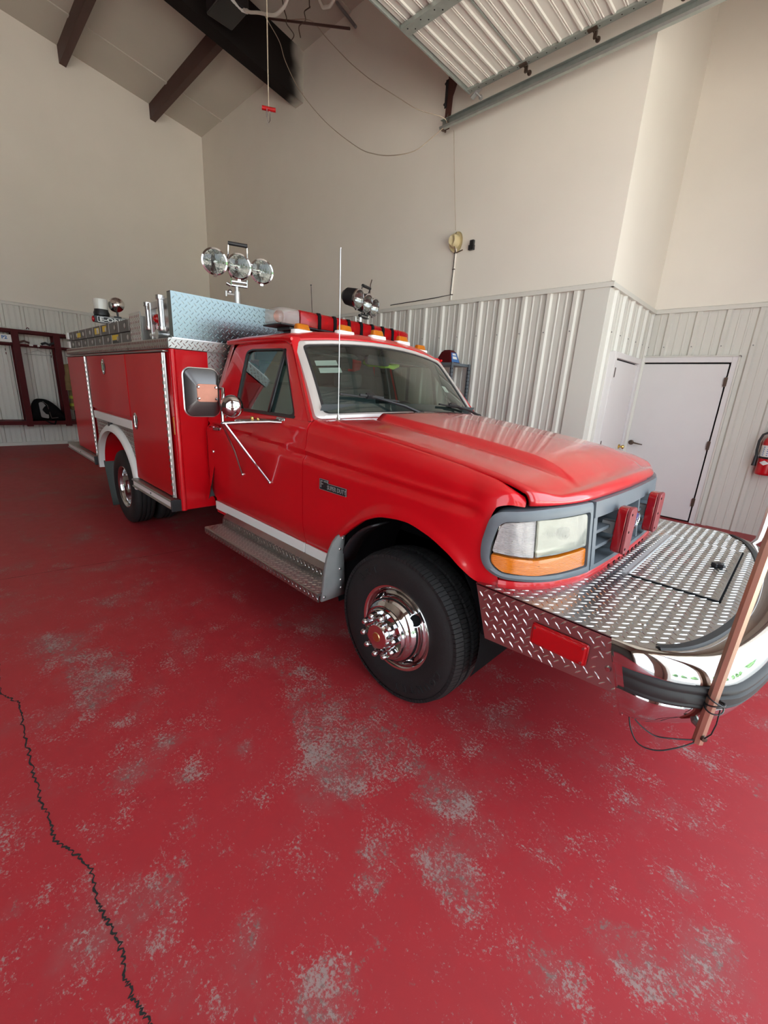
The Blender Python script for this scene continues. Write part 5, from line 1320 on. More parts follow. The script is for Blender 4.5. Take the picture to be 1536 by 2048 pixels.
# ---------------------------------------------------------------- mirror, antenna, wipers, badges
def mirror(f):
    cx, cy, cz = -2.72, 1.145, 1.503; W, H = .205, .285
    ct, stt = math.cos(math.radians(8)), math.sin(math.radians(8))
    def mp(a, b, d): return (cx+d*ct+a*stt, cy-d*stt*-0+a*ct, cz+b)
    back = rr(W, H, .045, 6); mid = rr(W*.97, H*.98, .043, 6); face = rr(W*.60, H*.40, .018, 6, .012, -.0)
    mb = MB().grid([[mp(*p, -.020) for p in rr(W*.92,H*.95,.04,6)], [mp(*p, -.018) for p in back], [mp(*p, .004) for p in back], [mp(*p, .012) for p in mid], [mp(*p, .052) for p in face]], False, True)
    n = len(back); mb.f.append(tuple(range(4*n, 5*n))); mb.f.append(tuple(range(n))[::-1])
    m = P_('side_mirror', f(mb), 'mirror_steel', angle=30)
    build('mirror_rim', f(MB().tube([mp(*p, -.004) for p in rr(W*1.005,H*1.005,.045,6)], .006, 6, True)), 'alu', m, angle=40)
    pl = build('mounting_plate', f(MB().prism(rr(.122,.106,.016,4,.012,0), lambda p: mp(*p, .051), lambda p: mp(*p, .056))), 'copper_plate', m, angle=40, bevel=.001)
    bl = MB()
    for a in (-.040,.064):
        for b in (-.034,.034): bl.lathe([(0,.007),(.006,.006),(.0095,0)], mp(a,b,.056), (1,0,0), 10)
    build('plate_bolt', f(bl), 'chrome', m, angle=40)
    build('mirror_glass', f(MB().prism(rr(W*.9,H*.92,.04,6), lambda p: mp(*p, -.0215), lambda p: mp(*p, -.023))), 'reflector', m, angle=0)
    J = np.array((-2.62, 1.225, 1.335))
    ar = MB()
    ar.tube([mp(.085,.03,.045), mp(.105,.030,.055), (J[0]-.005, J[1]+.012, 1.49), (J[0], J[1], 1.44), J], .0115, 10)
    ar.tube([J+np.array((0,0,-.012)), J+np.array((.10,.14,.004)), (-2.46, 1.46, 1.345), (-2.40, 1.515, 1.345)], [.013,.011,.012,.010], 10)
    ar.tube([J+np.array((.04,.06,.006)), (-2.50, 1.42, 1.352), (-2.43, 1.51, 1.352)], .010, 8)
    build('mirror_arm', f(ar), 'chrome', m, angle=40)
    build('arm_foot', f(MB().prism(rr(.10,.05,.012,4,-2.425,1.350), lambda p: (p[0], 1.535, p[1]), lambda p: (p[0], 1.515, p[1]))), 'chrome', m, angle=40, bevel=.004)
    build('arm_screw', f(MB().sphere((-2.525, 1.375, 1.362), .014, 10, 8).sphere((-2.50, 1.40, 1.360), .009, 8, 6)), 'brass', m, angle=40)
    build('brace_rod', f(MB().tube([J+np.array((.012,.004,-.01)), (-2.545,1.355,1.12), (-2.48,1.462,.945)], [.0095,.0085,.0075], 8)), 'chrome', m, angle=40)
    build('brace_rod', f(MB().tube([J+np.array((-.012,.0,-.01)), (-2.73,1.35,1.13), (-2.855,1.462,.935)], [.0095,.0085,.0075], 8)), 'chrome_worn', m, angle=40)
    for x, z in ((-2.48,.940),(-2.855,.930)): build('rod_foot', f(MB().sphere((x,1.466,z), .013, 10, 8)), 'chrome_worn', m, angle=60)
    build('spot_mirror', f(MB().lathe([(0,.048),(.022,.050),(.050,.040),(.066,.018),(.069,0),(.064,-.004),(0,-.003)], (-2.565, 1.262, 1.432), (.90,-.42,.10), 28)), 'chrome', m, angle=40)
    build('spot_mirror_hub', f(MB().lathe([(.016,.046),(.014,.056),(0,.058)], (-2.565, 1.262, 1.432), (.90,-.42,.10), 16).cyl((-2.525,1.244,1.435), (-2.59,1.235,1.36), .007, 8)), 'chrome_worn', m, angle=40)
mirror(lambda q: q); mirror(lambda q: q.mirror(CY))
an_ = P_('antenna', MB().cyl((-2.005, 1.655, 1.40), (-2.030, 1.662, 2.31), .0027, 6).sphere((-2.03,1.662,2.312), .005, 8, 6), 'alu', angle=40)
build('antenna_base', MB().prism(rr(.085,.055,.016,4), lambda p: (-2.005+p[0], 1.655+p[1], 1.366), lambda p: (-2.005+p[0]*.9, 1.655+p[1]*.9, 1.388)).lathe([(.020,0),(.014,.012),(.008,.03),(.006,.04)], (-2.005,1.655,1.386), (0,0,1), 12), 'chrome_worn', an_, angle=40)
def wiper(pv, mid, b0, b1):
    pv, mid, b0, b1 = map(np.array, (pv, mid, b0, b1))
    w = P_('wiper', MB().tube([pv, pv+(mid-pv)*.35+np.array((0,0,.012)), mid], [.014,.010,.006], 8).sphere(tuple(pv), .022, 10, 8, (1,1,.8)), 'black', angle=40)
    build('wiper_blade', MB().bar(b0, b1, .018, .012).bar(b0+(b1-b0)*.3+np.array((.012,0,.01)), b0+(b1-b0)*.7+np.array((.012,0,.01)), .014, .016), 'black_soft', w, angle=0, bevel=.003)
    build('wiper_joint', MB().obox(mid, (.014,0,-.01), (0,.035,0), (.008,0,.012)), 'black', w, angle=0, bevel=.003)
def wsn(a, b): return np.array(ws(a, b, .022))
wiper(wsn(-.03,.10)+np.array((.05,0,.015)), wsn(.235,.52), wsn(.27,.79), wsn(.165,.24))
wiper(wsn(-.03,-.90)+np.array((.05,0,.015)), wsn(.145,-.55), wsn(.145,-.30), wsn(.10,-.80))
# fender badge
bp_ = MB().prism([(-1.925,1.070),(-1.925,1.010),(-1.865,1.010),(-1.690,1.010),(-1.690,1.052),(-1.852,1.052),(-1.850,1.070)], lambda p: (p[0], 1.470+.0, p[1]), lambda p: (p[0], 1.461, p[1]))
bdg = P_('fender_badge', bp_, 'black', angle=0, bevel=.002)
try:
    text('badge_lettering', 'SUPER DUTY', .036, 'grey_trim', bdg, (-1.772, 1.4605, 1.030), (1,0,0), (0,0,1), .001, sx=.80, bold=.0004)
    text('badge_lettering', 'F', .060, 'grey_trim', bdg, (-1.905, 1.4605, 1.040), (1,0,0), (0,0,1), .001, sx=1.0)
    text('badge_lettering', 'SERIES', .012, 'grey_trim', bdg, (-1.868, 1.4605, 1.060), (1,0,0), (0,0,1), .001)
except Exception as e: print(e)
build('badge_rim', MB().tube([(p[0], 1.462, p[1]) for p in [(-1.925,1.070),(-1.925,1.010),(-1.690,1.010),(-1.690,1.052),(-1.852,1.052),(-1.850,1.070)]], .0018, 4, True), 'grey_trim', bdg, angle=0)
# ================================================================ ladder lying on the body
lad = thing('extension_ladder', 'grey aluminium extension ladder lying along the near side of the truck body', 'ladder', (-5.6, 1.33, 1.866))
def ladder_section(z0, z1, x0, x1, y0):
    W = .34
    for y in (y0, y0+W):
        pr = [(y-.016,z0),(y+.016,z0),(y+.016,z0+.008),(y-.004,z0+.012),(y-.004,z1-.012),(y+.016,z1-.008),(y+.016,z1),(y-.016,z1)]
        build('side_rail', MB().prism(pr, lambda p: (x0, p[0], p[1]), lambda p: (x1, p[0], p[1])), 'ladder_grey', lad, angle=0)
    n = int((x1-x0)/.32); proto = None
    for i in range(n):
        x = x0+.16+i*.32; zc = (z0+z1)/2
        if proto is None:
            m = MB().cyl((x, y0-.022, zc), (x, y0+W+.022, zc), .018, 12); m.lathe([(0,.004),(.020,.003),(.024,0)], (x, y0-.018, zc), (0,-1,0), 12)
            proto = build('rung', m, 'alu', lad, angle=40, off=(x, y0+W/2, zc))
        else: link_copy(proto, lad, (x, y0+W/2, zc))
        build('rail_seam', MB().box(x+.11, x+.118, y0-.0175, y0-.016, z0, z1), 'alu', lad, angle=0)
ladder_section(1.868, 1.957, -6.96, -4.16, 1.298)
ladder_section(1.965, 2.062, -7.02, -4.16, 1.298)
for x0, x1, z0, z1, m in ((-6.55,-6.36,1.985,2.035,'label_yellow'),(-5.70,-5.52,1.985,2.045,'label_yellow'),(-5.38,-5.24,1.995,2.05,'label_yellow'),(-5.06,-4.86,1.905,1.950,'label_yellow')):
    build('warning_sticker', MB().box(x0, x1, 1.2805, 1.2815, z0, z1), m, lad, angle=0)
build('warning_sticker', MB().box(-5.06, -4.86, 1.2805, 1.2815, 1.872, 1.900), 'black', lad, angle=0)
build('warning_sticker', MB().box(-5.62, -5.54, 1.280, 1.2805, 1.990, 2.040), 'label_white', lad, angle=0)
build('end_bracket', MB().box(-7.06,-6.98,1.26,1.285,1.985,2.06).box(-7.04,-6.96,1.262,1.285,1.88,1.955).box(-7.03,-7.0,1.285,1.66,1.88,2.05), 'label_white', lad, angle=0, bevel=.003)

# ================================================================ overhead door, track, hangers
DX0, DX1, DY0, DYT, DZ_ = -3.86, .55, .15, 5.12, 5.115
od = thing('overhead_door', 'raised steel sectional overhead door with ribbed panels above the truck', 'garage door', ((DX0+DX1)/2, 2.6, DZ_))
SEC = (DX1-DX0)/6
for i in range(6):
    x0 = DX0+i*SEC; x1 = x0+SEC-.006; pts = [(x0+.035, DZ_+.012)]
    # ribs run along the section
    for c, w, h in ((.085,.006,.006),(.105,.006,.006),(.20,.018,.016),(.30,.006,.006),(.32,.006,.006),(.415,.018,.016),(.52,.006,.006),(.54,.006,.006),(.635,.018,.016)):
        c = x0+c*SEC/.735
        pts += [(c-w, DZ_+.012), (c-w*.6, DZ_+.012-h), (c+w*.6, DZ_+.012-h), (c+w, DZ_+.012)]
    pts.append((x1-.02, DZ_+.012))
    o = build('door_section', MB().grid([[(x, DY0, z) for x, z in pts], [(x, DYT, z) for x, z in pts]]), 'siding', od, angle=20)
    f = MB()
    f.box(x0, x0+.030, DY0, DYT, DZ_, DZ_+.05) if i else f.box(x0-.004, x0+.018, DY0, DYT, DZ_-.015, DZ_+.055)
    f.box(x1-.022, x1, DY0, DYT, DZ_, DZ_+.05)
    build('section_rail', f, 'siding' if i else 'steel', o, angle=0, bevel=.003)
    e = MB().box(x0, x1, DYT-.075, DYT, DZ_-.012, DZ_+.05)
    build('end_stile', e, 'steel', o, angle=0, bevel=.003)
    h = MB()
    for k in range(7): h.cyl((x0+.06+k*.1, DYT-.038, DZ_-.0125), (x0+.06+k*.1, DYT-.038, DZ_-.0135), .006, 8)
    build('stile_holes', h, 'dark', o, angle=0, kind='stuff')
    hx = x1+.003 if i < 5 else x1
    if i < 5:
        hg_ = MB().obox((hx, DYT-.045, DZ_-.018), (.045,0,0), (0,.022,0), (0,0,.005)).cyl((hx, DYT-.02, DZ_-.022), (hx, DYT+.12, DZ_-.022), .008, 8)
        hg_.lathe([(0,-.012),(.022,-.012),(.026,0),(.022,.012),(0,.012)], (hx, DYT+.105, DZ_-.022), (0,1,0), 16)
        hg_.obox((hx+.01, DYT+.01, DZ_-.035), (.016,0,0), (0,.012,0), (0,0,.03))
        build('hinge_roller', hg_, 'bronze', o, angle=40)
build('corner_bracket', MB().obox((DX0+.09, DYT+.015, DZ_-.02), (.06,.0,.035), (0,.028,0), (-.004,0,.007)).cyl((DX0+.10,DYT,DZ_-.03),(DX0+.10,DYT+.13,DZ_-.03),.010,8).lathe([(0,-.012),(.026,-.01),(.026,.01),(0,.012)],(DX0+.10,DYT+.105,DZ_-.03),(0,1,0),16), 'alu_matt', od, angle=40)
st_ = MB().prism([(3.84,DZ_-.045),(3.96,DZ_-.045),(3.96,DZ_-.005),(3.952,DZ_-.005),(3.952,DZ_-.037),(3.848,DZ_-.037),(3.848,DZ_-.005),(3.84,DZ_-.005)], lambda p: (DX0+.03, p[0], p[1]), lambda p: (DX1, p[0], p[1]))
ca = build('centre_stile', st_, 'steel', od, angle=0)
h = MB()
for k in range(26):
    h.cyl((DX0+.10+k*.17, 3.875, DZ_-.0455), (DX0+.10+k*.17, 3.875, DZ_-.0465), .007, 8); h.cyl((DX0+.16+k*.17, 3.925, DZ_-.0455), (DX0+.16+k*.17, 3.925, DZ_-.0465), .007, 8)
build('stile_holes', h, 'dark', ca, angle=0, kind='stuff')
def track(y, s):
    tz = 4.985
    pr = [(y-.012*s,tz+.055),(y+.030*s,tz+.060),(y+.034*s,tz+.03),(y+.034*s,tz-.03),(y+.020*s,tz-.052),(y-.020*s,tz-.050),(y-.034*s,tz-.030),(y-.030*s,tz-.024),(y-.016*s,tz-.044),(y+.018*s,tz-.046),(y+.030*s,tz-.026),(y+.030*s,tz+.054),(y-.012*s,tz+.049)]
    t = build('door_track', MB().prism(pr, lambda p: (-4.36, p[0], p[1]), lambda p: (.75, p[0], p[1])), 'steel', None, angle=20, off=(-1.8, y, tz))
    cv = MB(); n = 10
    for i in range(n):
        a0, a1 = PI/2*i/n, PI/2*(i+1)/n
        for q in (0,):
            p = lambda a, dy, r: (.75+(.34+r)*math.sin(a), y+dy*s, tz-.34+(.34+r)*math.cos(a))
            cv.grid([[p(a0,-.03,0), p(a0,.034,0), p(a0,.034,-.05)], [p(a1,-.03,0), p(a1,.034,0), p(a1,.034,-.05)]])
    cv.grid([[(1.09, y-.03*s, z), (1.09, y+.034*s, z), (1.04, y+.034*s, z)] for z in (tz-.34, .02)])
    build('track_curve', cv, 'steel', t, angle=40, solid=.003)
    return t
t1 = track(5.225, 1); tag(t1, 'galvanised overhead door track running along the side wall', 'track')
t2 = track(.04, -1); tag(t2, 'galvanised overhead door track at the door side away from the wall', 'track')
for y, t, tall in ((5.225, t1, 7.22), (.04, t2, 8.0)):
    hgm = MB().prism([(-4.345,4.94),(-4.255,4.94),(-4.235,5.28),(-4.16,5.44),(-4.10,5.62),(-4.085,tall),(-4.30,tall),(-4.325,5.5)], lambda p: (p[0], y+.045, p[1]), lambda p: (p[0], y+.055, p[1]))
    build('track_hanger', hgm, 'purlin', t, angle=0)
    build('hanger_strap', MB().box(-4.350,-4.315,y+.03,y+.04,5.18,5.48).cyl((-4.355,y+.03,5.22),(-4.33,y+.02,5.22),.014,8).cyl((-4.355,y+.03,5.44),(-4.33,y+.02,5.44),.014,8), 'black', t, angle=0)
    build('hanger_bolt', MB().obox((-4.30,y+.02,4.95),(.05,0,.01),(0,.02,0),(0,0,.012)).cyl((-4.32,y-.02,4.93),(-4.32,y+.06,4.93),.014,8).cyl((-4.25,y-.02,4.99),(-4.25,y+.06,4.99),.012,8).tube([(-4.27,y,5.03),(-4.25,y+.0,5.08),(-4.23,y,5.03),(-4.26,y,4.98)],.006,6), 'bronze', t, angle=40)

# cords
def cord(name, pts, r, m, label, cat, closed=False, n=6, dense=6, group=None):
    P = [np.array(p, float) for p in pts]; out = []
    for i in range(len(P)-1):
        p0, p1, p2, p3 = P[max(i-1,0)], P[i], P[i+1], P[min(i+2,len(P)-1)]
        for k in range(dense):
            t = k/dense; out.append(.5*((2*p1)+(-p0+p2)*t+(2*p0-5*p1+4*p2-p3)*t*t+(-p0+3*p1-3*p2+p3)*t**3))
    out.append(P[-1])
    o = build(name, MB().tube(out, r, n), m, None, angle=60, off=tuple(np.mean(P, 0))); return tag(o, label, cat, group)
cord('cord', [(-7.58,4.9,7.26),(-6.865,4.9,6.971),(-6.403,4.9,6.553),(-5.883,4.9,6.085),(-5.401,4.9,5.701),(-4.885,4.9,5.339),(-4.54,4.95,5.108),(-4.24,5.10,4.99),(-4.25,5.22,4.97)], .0055, 'rope', 'thin tan cord sloping straight from the ceiling down to the track end', 'cord')
cord('cord', [(-7.72,4.6,7.29),(-7.70,4.72,7.18),(-7.62,4.85,6.98),(-7.525,4.9,6.709),(-7.107,4.9,6.172),(-6.419,4.9,5.542),(-5.665,4.9,5.006),(-5.265,4.9,4.805),(-4.896,4.9,4.688),(-4.55,4.95,4.66),(-4.36,5.05,4.78),(-4.30,5.2,4.93)], .0055, 'rope', 'thin tan cord sagging in a deep loop below the track end', 'cord')
cord('hanging_cord', [(-4.24,5.36,4.95),(-4.17,5.37,4.4),(-4.10,5.38,3.9),(-4.085,5.385,3.765)], .004, 'rope', 'tan cord hanging straight down the side wall to the tan hat', 'cord')
# emergency release
er = thing('release_cord', 'red emergency release handle on a thin red cord hanging from above', 'pull cord', (-4.6, 2.79, 4.13))
build('cord', MB().cyl((-4.6,2.79,4.24), (-4.6,2.79,7.58), .0055, 6), 'rope', er, angle=60)
build('handle', MB().cyl((-4.635,2.735,4.243), (-4.565,2.850,4.243), .019, 10), 'lens_red', er, angle=40)
build('snap_hook', MB().tube([(-4.6,2.772,4.245),(-4.6,2.768,4.17),(-4.6,2.785,4.118),(-4.6,2.805,4.150),(-4.6,2.803,4.235)], .006, 6), 'chrome', er, angle=50)
# opener unit and conduits
opn = thing('door_opener', 'black door opener unit with coiled white wires beside the dark beam at the top edge', 'opener', (-7.2, 3.8, 6.62))
build('motor_case', MB().box(-7.50,-6.98,3.56,3.95,6.62,6.98), 'black', opn, angle=0, bevel=.02)
cc = MB()
for k in range(4): cc.tube([(-6.95,3.60+.03*k,6.62),(-6.92,3.68+.04*k,6.56-.01*k),(-6.92,3.80+.03*k,6.55),(-6.95,3.90+.01*k,6.62)], .007, 6)
build('coiled_wire', cc, 'label_white', opn, angle=60)
build('support_arm', MB().box(-7.3,-7.1,3.70,3.78,6.98,7.42), 'black', opn, angle=0)
cord('conduit', [(-6.925,3.84,6.57),(-6.72,3.81,6.44),(-6.461,3.8,6.318),(-6.126,3.8,6.149),(-5.943,3.8,6.114),(-5.787,3.8,6.159),(-5.62,3.8,6.45),(-5.55,3.8,6.9),(-5.55,3.8,7.42)], .019, 'conduit', 'ribbed white flexible conduit drooping from the black opener, left one', 'conduit', n=8)
cord('conduit', [(-5.55,4.0,7.38),(-5.46,4.0,6.3),(-5.356,4.0,6.019),(-5.259,4.0,5.958),(-5.165,4.0,5.944),(-5.08,4.0,6.05),(-4.95,4.0,6.6),(-4.9,4.0,7.38)], .019, 'conduit', 'white flexible conduit loop at the top edge beside the raised door', 'conduit', n=8)
cord('bare_wire', [(-6.75,4.3,7.33),(-6.70,4.3,6.9),(-6.637,4.3,6.694),(-6.576,4.3,6.572),(-6.577,4.3,6.507),(-6.396,4.3,6.313),(-6.444,4.3,6.27)], .007, 'bronze', 'crooked dark wire end dangling under the ceiling, left one', 'wire', n=5)
cord('bare_wire', [(-6.0,4.3,7.33),(-6.027,4.3,6.521),(-6.015,4.3,6.445),(-6.138,4.3,6.447),(-6.115,4.3,6.344),(-6.265,4.3,6.344),(-6.23,4.3,6.208)], .007, 'bronze', 'crooked dark wire end dangling under the ceiling, right one', 'wire', n=5)
rod = build('brace_rod', MB().cyl((-7.35,4.5,6.99), (-5.42,4.5,6.07), .016, 8), 'purlin', None, angle=40, off=(-6.4,4.5,6.5)); tag(rod, 'thin brown steel rod slanting down from the black beam', 'rod')
rod = build('hanger_rod', MB().cyl((-6.58,5.2,7.21), (-6.12,5.2,6.729), .022, 8), 'grey_trim', None, angle=40, off=(-6.3,5.2,7)); tag(rod, 'short grey rod hanging from the ceiling near the side wall', 'rod')

# ================================================================ things on the side wall
hat = thing('sun_hat', 'tan brimmed hat hung on the side wall', 'hat', (-4.06, 5.40, 3.62))
brim = MB(); rows = []
for r, h in ((.02,.012),(.075,.012),(.100,.006),(.118,.010),(.124,.022),(.120,.018),(.10,.0),(.02,.004)):
    rows.append([(-4.06+r*math.cos(a)*.92, 5.415-h-.012*math.cos(2*a)*(r/.12)**2, 3.622+r*math.sin(a)*1.05) for a in np.linspace(0,2*PI,32,endpoint=False)])
brim.grid(rows, False, True); build('brim', brim, 'hat', hat, angle=60)
cr = MB(); rows = []
for k, h in ((1,.006),(.97,.05),(.90,.085),(.72,.108),(.45,.104),(.15,.094)):
    rows.append([(-4.072+.072*k*math.cos(a), 5.408-h+.016*math.exp(-(math.cos(a)*k*3)**2)*(1 if h > .09 else 0), 3.628+.084*k*math.sin(a)) for a in np.linspace(0,2*PI,28,endpoint=False)])
cr.grid(rows, False, True); cr.f.append(tuple(len(cr.v)-28+i for i in range(28))); build('crown', cr, 'hat', hat, angle=60)
build('hat_cord', MB().tube([(-4.052,5.37,3.735),(-4.045,5.32,3.66),(-4.050,5.34,3.56),(-4.055,5.40,3.50)], .005, 6), 'bronze', hat, angle=60)
sw_ = thing('wall_switch', 'small black two-part control box on the side wall right of the hat', 'switch', (-3.80, 5.41, 3.54))
build('box', MB().box(-3.845,-3.765,5.385,5.43,3.485,3.545), 'black', sw_, angle=0, bevel=.004)
build('upper_box', MB().box(-3.832,-3.772,5.392,5.43,3.548,3.605), 'black', sw_, angle=0, bevel=.004)
cd = thing('wall_conduit', 'thin painted conduit running down the side wall below the hat', 'conduit', (-4.07, 5.41, 3.2))
build('pipe', MB().cyl((-4.062,5.412,3.545), (-4.078,5.412,2.89), .012, 8), 'wall', cd, angle=40)
build('cable', MB().tube([(-4.082,5.415,3.52),(-4.098,5.415,2.96),(-4.4,5.418,2.945),(-5.3,5.418,2.925)], .006, 6), 'black', cd, angle=40)
ck = MB()
for z in (3.49, 3.285, 2.957): ck.obox((-4.072,5.408,z), (.020,0,0), (0,.008,0), (0,0,.006))
ck.bar((-4.06,5.41,3.49), (-3.95,5.41,3.512), .01, .01); build('clip', ck, 'bronze', cd, angle=0)
cj = build('cable_stub', MB().tube([(-5.82,5.418,2.90),(-5.80,5.418,3.28),(-5.77,5.418,3.36)], .007, 6), 'bronze', None, angle=40, off=(-5.8,5.42,2.9)); tag(cj, 'short brown cable stub rising above the siding behind the far flood light', 'cable')
# shelving unit behind the truck with a battery charger on top
shf = thing('shelving_unit', 'grey slotted angle shelving unit against the side wall behind the truck', 'shelf', (-4.1, 5.2, 0))
proto = None
for x in (-4.75, -3.62):
    for y in (4.95, 5.36):
        u = MB().box(x-.022,x+.022,y-.002,y+.002,0,2.0).box(x-.022,x-.018,y-.022,y+.022,0,2.0) if x < -4 else MB().box(x-.022,x+.022,y-.002,y+.002,0,2.0).box(x+.018,x+.022,y-.022,y+.022,0,2.0)
        o = build('upright', u, 'grey_plastic', shf, angle=0)
        h = MB()
        for k in range(38): h.box(x-.006,x+.006,y-.0032,y-.002,.06+k*.05,.075+k*.05); h.box(x+.0215,x+.0235,y-.006,y+.006,.06+k*.05,.075+k*.05)
        build('slots', h, 'dark', o, angle=0, kind='stuff')
for z in (.15,.75,1.30,1.96): build('shelf_board', MB().box(-4.76,-3.61,4.94,5.37,z,z+.035), 'grey_plastic', shf, angle=0, bevel=.003)
chg = thing('battery_charger', 'maroon and black battery charger with a blue label on top of the shelving unit', 'charger', (-3.80, 5.12, 1.995))
v0 = [(-3.95,5.00),(-3.68,5.00),(-3.68,5.24),(-3.95,5.24)]; v1 = [(-3.89,5.05),(-3.73,5.05),(-3.73,5.20),(-3.89,5.20)]
build('case', MB().grid([[(x,y,1.997) for x,y in v0],[(x,y,2.14) for x,y in v1],[(-3.81+(x+3.81)*.6,5.12+(y-5.12)*.6,2.172) for x,y in v1]], False, True).add([(-3.81+(x+3.81)*.6,5.12+(y-5.12)*.6,2.172) for x,y in v1],[(0,1,2,3)]), 'red_frame', chg, angle=20, bevel=.008)
lbm = MB().add([(-3.676,5.03,2.01),(-3.676,5.21,2.01),(-3.726,5.185,2.135),(-3.726,5.065,2.135)],[(0,1,2,3)]); build('label', lbm, 'label_blue', chg, angle=0)
lbm = MB().add([(-3.690,5.07,2.05),(-3.690,5.17,2.05),(-3.705,5.165,2.085),(-3.705,5.075,2.085)],[(0,1,2,3)]); build('label', lbm, 'label_white', chg, angle=0)
lbm = MB().add([(-3.708,5.08,2.10),(-3.708,5.16,2.10),(-3.719,5.155,2.125),(-3.719,5.085,2.125)],[(0,1,2,3)]); build('label', lbm, 'label_white', chg, angle=0)

# ================================================================ fire extinguisher on the recessed wall
fe = thing('fire_extinguisher', 'red fire extinguisher with black hose hung on the siding right of the white door', 'extinguisher', (-.24, 7.20, .82))
fc = (-.235, 7.185)
build('cylinder', MB().lathe([(0,0),(.080,0),(.092,.012),(.094,.03),(.094,.40),(.085,.44),(.055,.475),(.03,.485),(.03,.50)], (*fc,.815), (0,0,1), 32), 'red', fe, angle=40)
build('label', MB().lathe([(.0955,.23),(.0955,.37)], (*fc,.815), (0,0,1), 32), 'label_white', fe, angle=0)
lt = MB(); rnd = random.Random(2)
for r_ in range(5):
    for c_ in range(3):
        a = -PI/2-.75+c_*.45; w = .16
        lt.grid([[(fc[0]+.0965*math.cos(a+w*k), fc[1]+.0965*math.sin(a+w*k), .815+.245+r_*.024+dz) for k in (0,.5,1)] for dz in (0,.010)])
build('label_print', lt, 'label_blue', fe, angle=0)
dm = MB(); pts = []
for t in np.linspace(0,1,9): pts.append((-.42+.84*t, 0))
a0 = -PI/2-.25
dm.grid([[(fc[0]+.0958*math.cos(a0+q*.55), fc[1]+.0958*math.sin(a0+q*.55), .815+.155+(1-abs(q))*.030*s_) for q in np.linspace(-1,1,9)] for s_ in (-1,1)])
build('diamond_label', dm, 'label_white', fe, angle=0)
build('strap', MB().lathe([(.0965,.205),(.0985,.208),(.0985,.226),(.0965,.228)], (*fc,.815), (0,0,1), 32), 'black', fe, angle=40)
build('valve', MB().cyl((*fc,1.31),(*fc,1.36),.024,12).obox((fc[0]+.03,fc[1],1.385),(.075,0,.012),(0,.014,0),(0,0,.010)).obox((fc[0]+.03,fc[1],1.345),(.06,0,-.004),(0,.012,0),(0,0,.007)), 'black', fe, angle=40, bevel=.003)
build('hose', MB().tube([(fc[0]-.02,fc[1]-.01,1.335),(fc[0]-.06,fc[1]-.02,1.345),(fc[0]-.11,fc[1]-.03,1.31),(fc[0]-.130,fc[1]-.04,1.23),(fc[0]-.128,fc[1]-.04,1.12),(fc[0]-.118,fc[1]-.04,1.05)], .014, 10), 'black_soft', fe, angle=60)
build('nozzle', MB().lathe([(.013,0),(.018,.02),(.022,.11),(.026,.14),(0,.14)], (fc[0]-.118,fc[1]-.04,1.06), (0,0,-1), 14), 'black', fe, angle=40)
build('bracket', MB().box(fc[0]-.03,fc[0]+.03,7.27,7.30,.9,1.35).obox((fc[0]-.10,fc[1]-.01,1.045),(.012,0,0),(0,.02,0),(0,0,.012)), 'grey_trim', fe, angle=0)

# ================================================================ gear lockers on the back wall
lk = thing('gear_rack', 'maroon steel gear locker frame against the back wall at the far left', 'rack', (XA+.30, 1.4, 0))
XL = -11.60
def lbx(name, *b, m='red_frame', par=None): return build(name, MB().box(*b), m, par or lk, angle=0, bevel=.004)
for y in (-.95, -.22, .50, 1.23, 1.90, 2.60, 3.30, 4.00):
    for x in (XL, XA+.06):
        lbx('post', x-.03, x+.03, y-.055, y+.055, .44, 2.33)
for z0, z1 in ((2.28,2.34),(.47,.55)):
    for x in (XL, XA+.06): lbx('rail', x-.025, x+.025, -1.0, 4.05, z0, z1)
lbx('seat_shelf', XA+.04, XL, -1.0, 4.05, .50, .545)
for x in (XL,): lbx('hanging_rail', x-.014, x+.014, -1.0, 4.05, 2.045, 2.075)
for x in (XA+.06,): lbx('top_shelf', x-.02, x+.02, -1.0, 4.05, 2.03, 2.07)
for y in (1.04, 1.75):
    for z in (1.93, 1.86):
        build('hook', MB().tube([(XL+.03,y,z),(XL+.09,y,z-.01),(XL+.10,y,z+.03)], .006, 6), 'chrome', lk, angle=60)
build('bracket_lug', MB().tube([(XL,1.45+.02*math.cos(a),2.36+.03*math.sin(a)) for a in np.linspace(0,PI,8)], .008, 6), 'red_frame', lk, angle=60)
pl = thing('locker_sign', 'white locker name board on the maroon gear rack', 'sign', (XL+.03, .95, 2.17))
build('board', MB().box(XL+.032,XL+.042,.72,1.165,2.085,2.225), 'label_white', pl, angle=0)
try: text('number', 'P2', .085, 'label_blue', pl, (XL+.043,1.06,2.165), (0,1,0), (0,0,1), .001, bold=.003)
except Exception as e: print(e)
cl = thing('coat_hanger', 'wire coat hanger on the maroon gear rack rail', 'hanger', (XL, 1.56, 2.0))
build('wire', MB().tube([(XL,1.56,2.055),(XL,1.575,2.03),(XL,1.56,2.0),(XL,1.56,1.97),(XL,1.33,1.885),(XL,1.80,1.885),(XL,1.56,1.97)], .005, 6), 'alu_worn', cl, angle=60)
cl2 = thing('clamp', 'black strap clamp with white tags lying on the gear rack rail', 'clamp', (XL, 1.75, 2.09))
build('strap', MB().tube([(XL+.01,1.63,2.10),(XL,1.70,2.13),(XL+.01,1.76,2.10),(XL,1.83,2.14),(XL,1.90,2.09)], .024, 8), 'black', cl2, angle=60)
build('tag', MB().box(XL+.014,XL+.024,1.43,1.49,2.045,2.08).box(XL+.014,XL+.024,1.56,1.60,2.045,2.08), 'label_white', cl2, angle=0)
cl3 = build('wooden_hanger', MB().tube([(XL,1.28,2.10),(XL,1.36,2.13),(XL,1.44,2.10)], .02, 8), 'purlin', None, angle=60, off=(XL,1.36,2.08)); tag(cl3, 'brown wooden hanger lying on the gear rack rail left of the black strap', 'hanger')
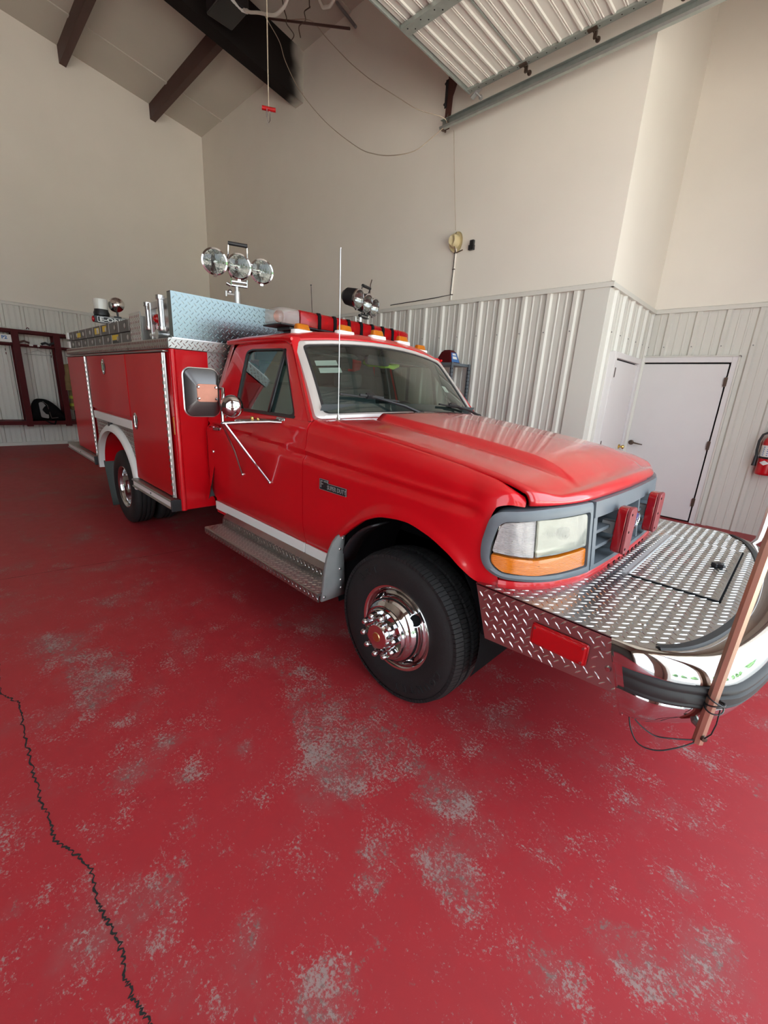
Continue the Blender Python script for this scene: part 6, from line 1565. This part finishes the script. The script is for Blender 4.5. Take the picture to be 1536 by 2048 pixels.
# duffel bag
bg = thing('duffel_bag', 'black duffel bag slumped on the bench of the gear rack', 'bag', (-11.72, 1.60, .545))
rows = []
for k in range(13):
    t = k/12; y = 1.27+.62*t; hgt = .03+.44*(1-abs((t-.30)/.72)**2.2 if t > .30 else 1-abs((t-.30)/.34)**3); dpt = .06+.15*math.sin(PI*(.08+.84*t))
    rows.append([(-11.74+dpt*math.cos(a), y, .548+hgt*.5+hgt*.5*math.sin(a)*(1+.06*math.sin(5*t+2*a))) for a in np.linspace(0,2*PI,18,endpoint=False)])
dmb = MB().grid(rows, False, True); dmb.f.append(tuple(range(18))[::-1]); dmb.f.append(tuple(len(dmb.v)-18+i for i in range(18)))
build('bag_body', dmb, 'bag', bg, angle=60)
build('bag_panel', MB().prism(rpoly([(1.43,.63),(1.56,.60),(1.56,.82),(1.49,.95),(1.42,.93)], .03, 4), lambda p: (-11.560, p[0], p[1]), lambda p: (-11.548, p[0], p[1])), 'grey_trim', bg, angle=40, bevel=.003)
build('bag_piping', MB().tube([(-11.545,1.49,.96),(-11.54,1.56,.88),(-11.54,1.585,.70),(-11.54,1.60,.61),(-11.56,1.72,.62)], .006, 6), 'alu_worn', bg, angle=60)
build('bag_strap', MB().tube([(-11.58,1.50,.56),(-11.555,1.58,.50),(-11.555,1.64,.48),(-11.58,1.68,.56)], .016, 8), 'bag', bg, angle=60)
# turnout gear hanging behind the truck corner
tg = thing('turnout_coat', 'tan turnout coat with lime bands hanging in the gear rack behind the truck', 'coat', (-11.75, 2.15, 1.0))
rows = []
for z, w, d in ((1.80,.06,.05),(1.74,.17,.09),(1.60,.21,.11),(1.30,.20,.11),(1.0,.21,.12),(.80,.23,.13),(.78,.20,.10)):
    rows.append([(-11.72+d*math.sin(a)*(1+.12*math.sin(5*a)), 2.20+w*math.cos(a), z) for a in np.linspace(0,2*PI,20,endpoint=False)])
build('coat_body', MB().grid(rows, False, True), 'cloth_tan', tg, angle=60)
for z0, w, d in ((1.50,.212,.122),(1.02,.215,.134),(.86,.228,.14)):
    build('reflective_band', MB().grid([[(-11.72+d*math.sin(a)*(1+.12*math.sin(5*a)), 2.20+w*math.cos(a), z) for a in np.linspace(0,2*PI,20,endpoint=False)] for z in (z0, z0+.06)], False, True), 'cloth_yellow', tg, angle=60)
build('sleeve', MB().tube([(-11.66,2.02,1.72),(-11.60,1.99,1.45),(-11.58,1.98,1.20)], [.07,.065,.055], 12), 'cloth_tan', tg, angle=60)
tp = thing('turnout_boots', 'dark bunker trousers and boots bundled below the turnout coat', 'boots', (-11.72, 2.2, .545))
for dy in (-.08, .09):
    build('boot', MB().lathe([(.055,0),(.062,.02),(.058,.10),(.062,.22),(.0,.22)], (-11.68, 2.18+dy, .547), (0,0,1), 14).sphere((-11.60,2.18+dy,.585), .05, 10, 8, (1.5,.9,.75)), 'black', tp, angle=50)
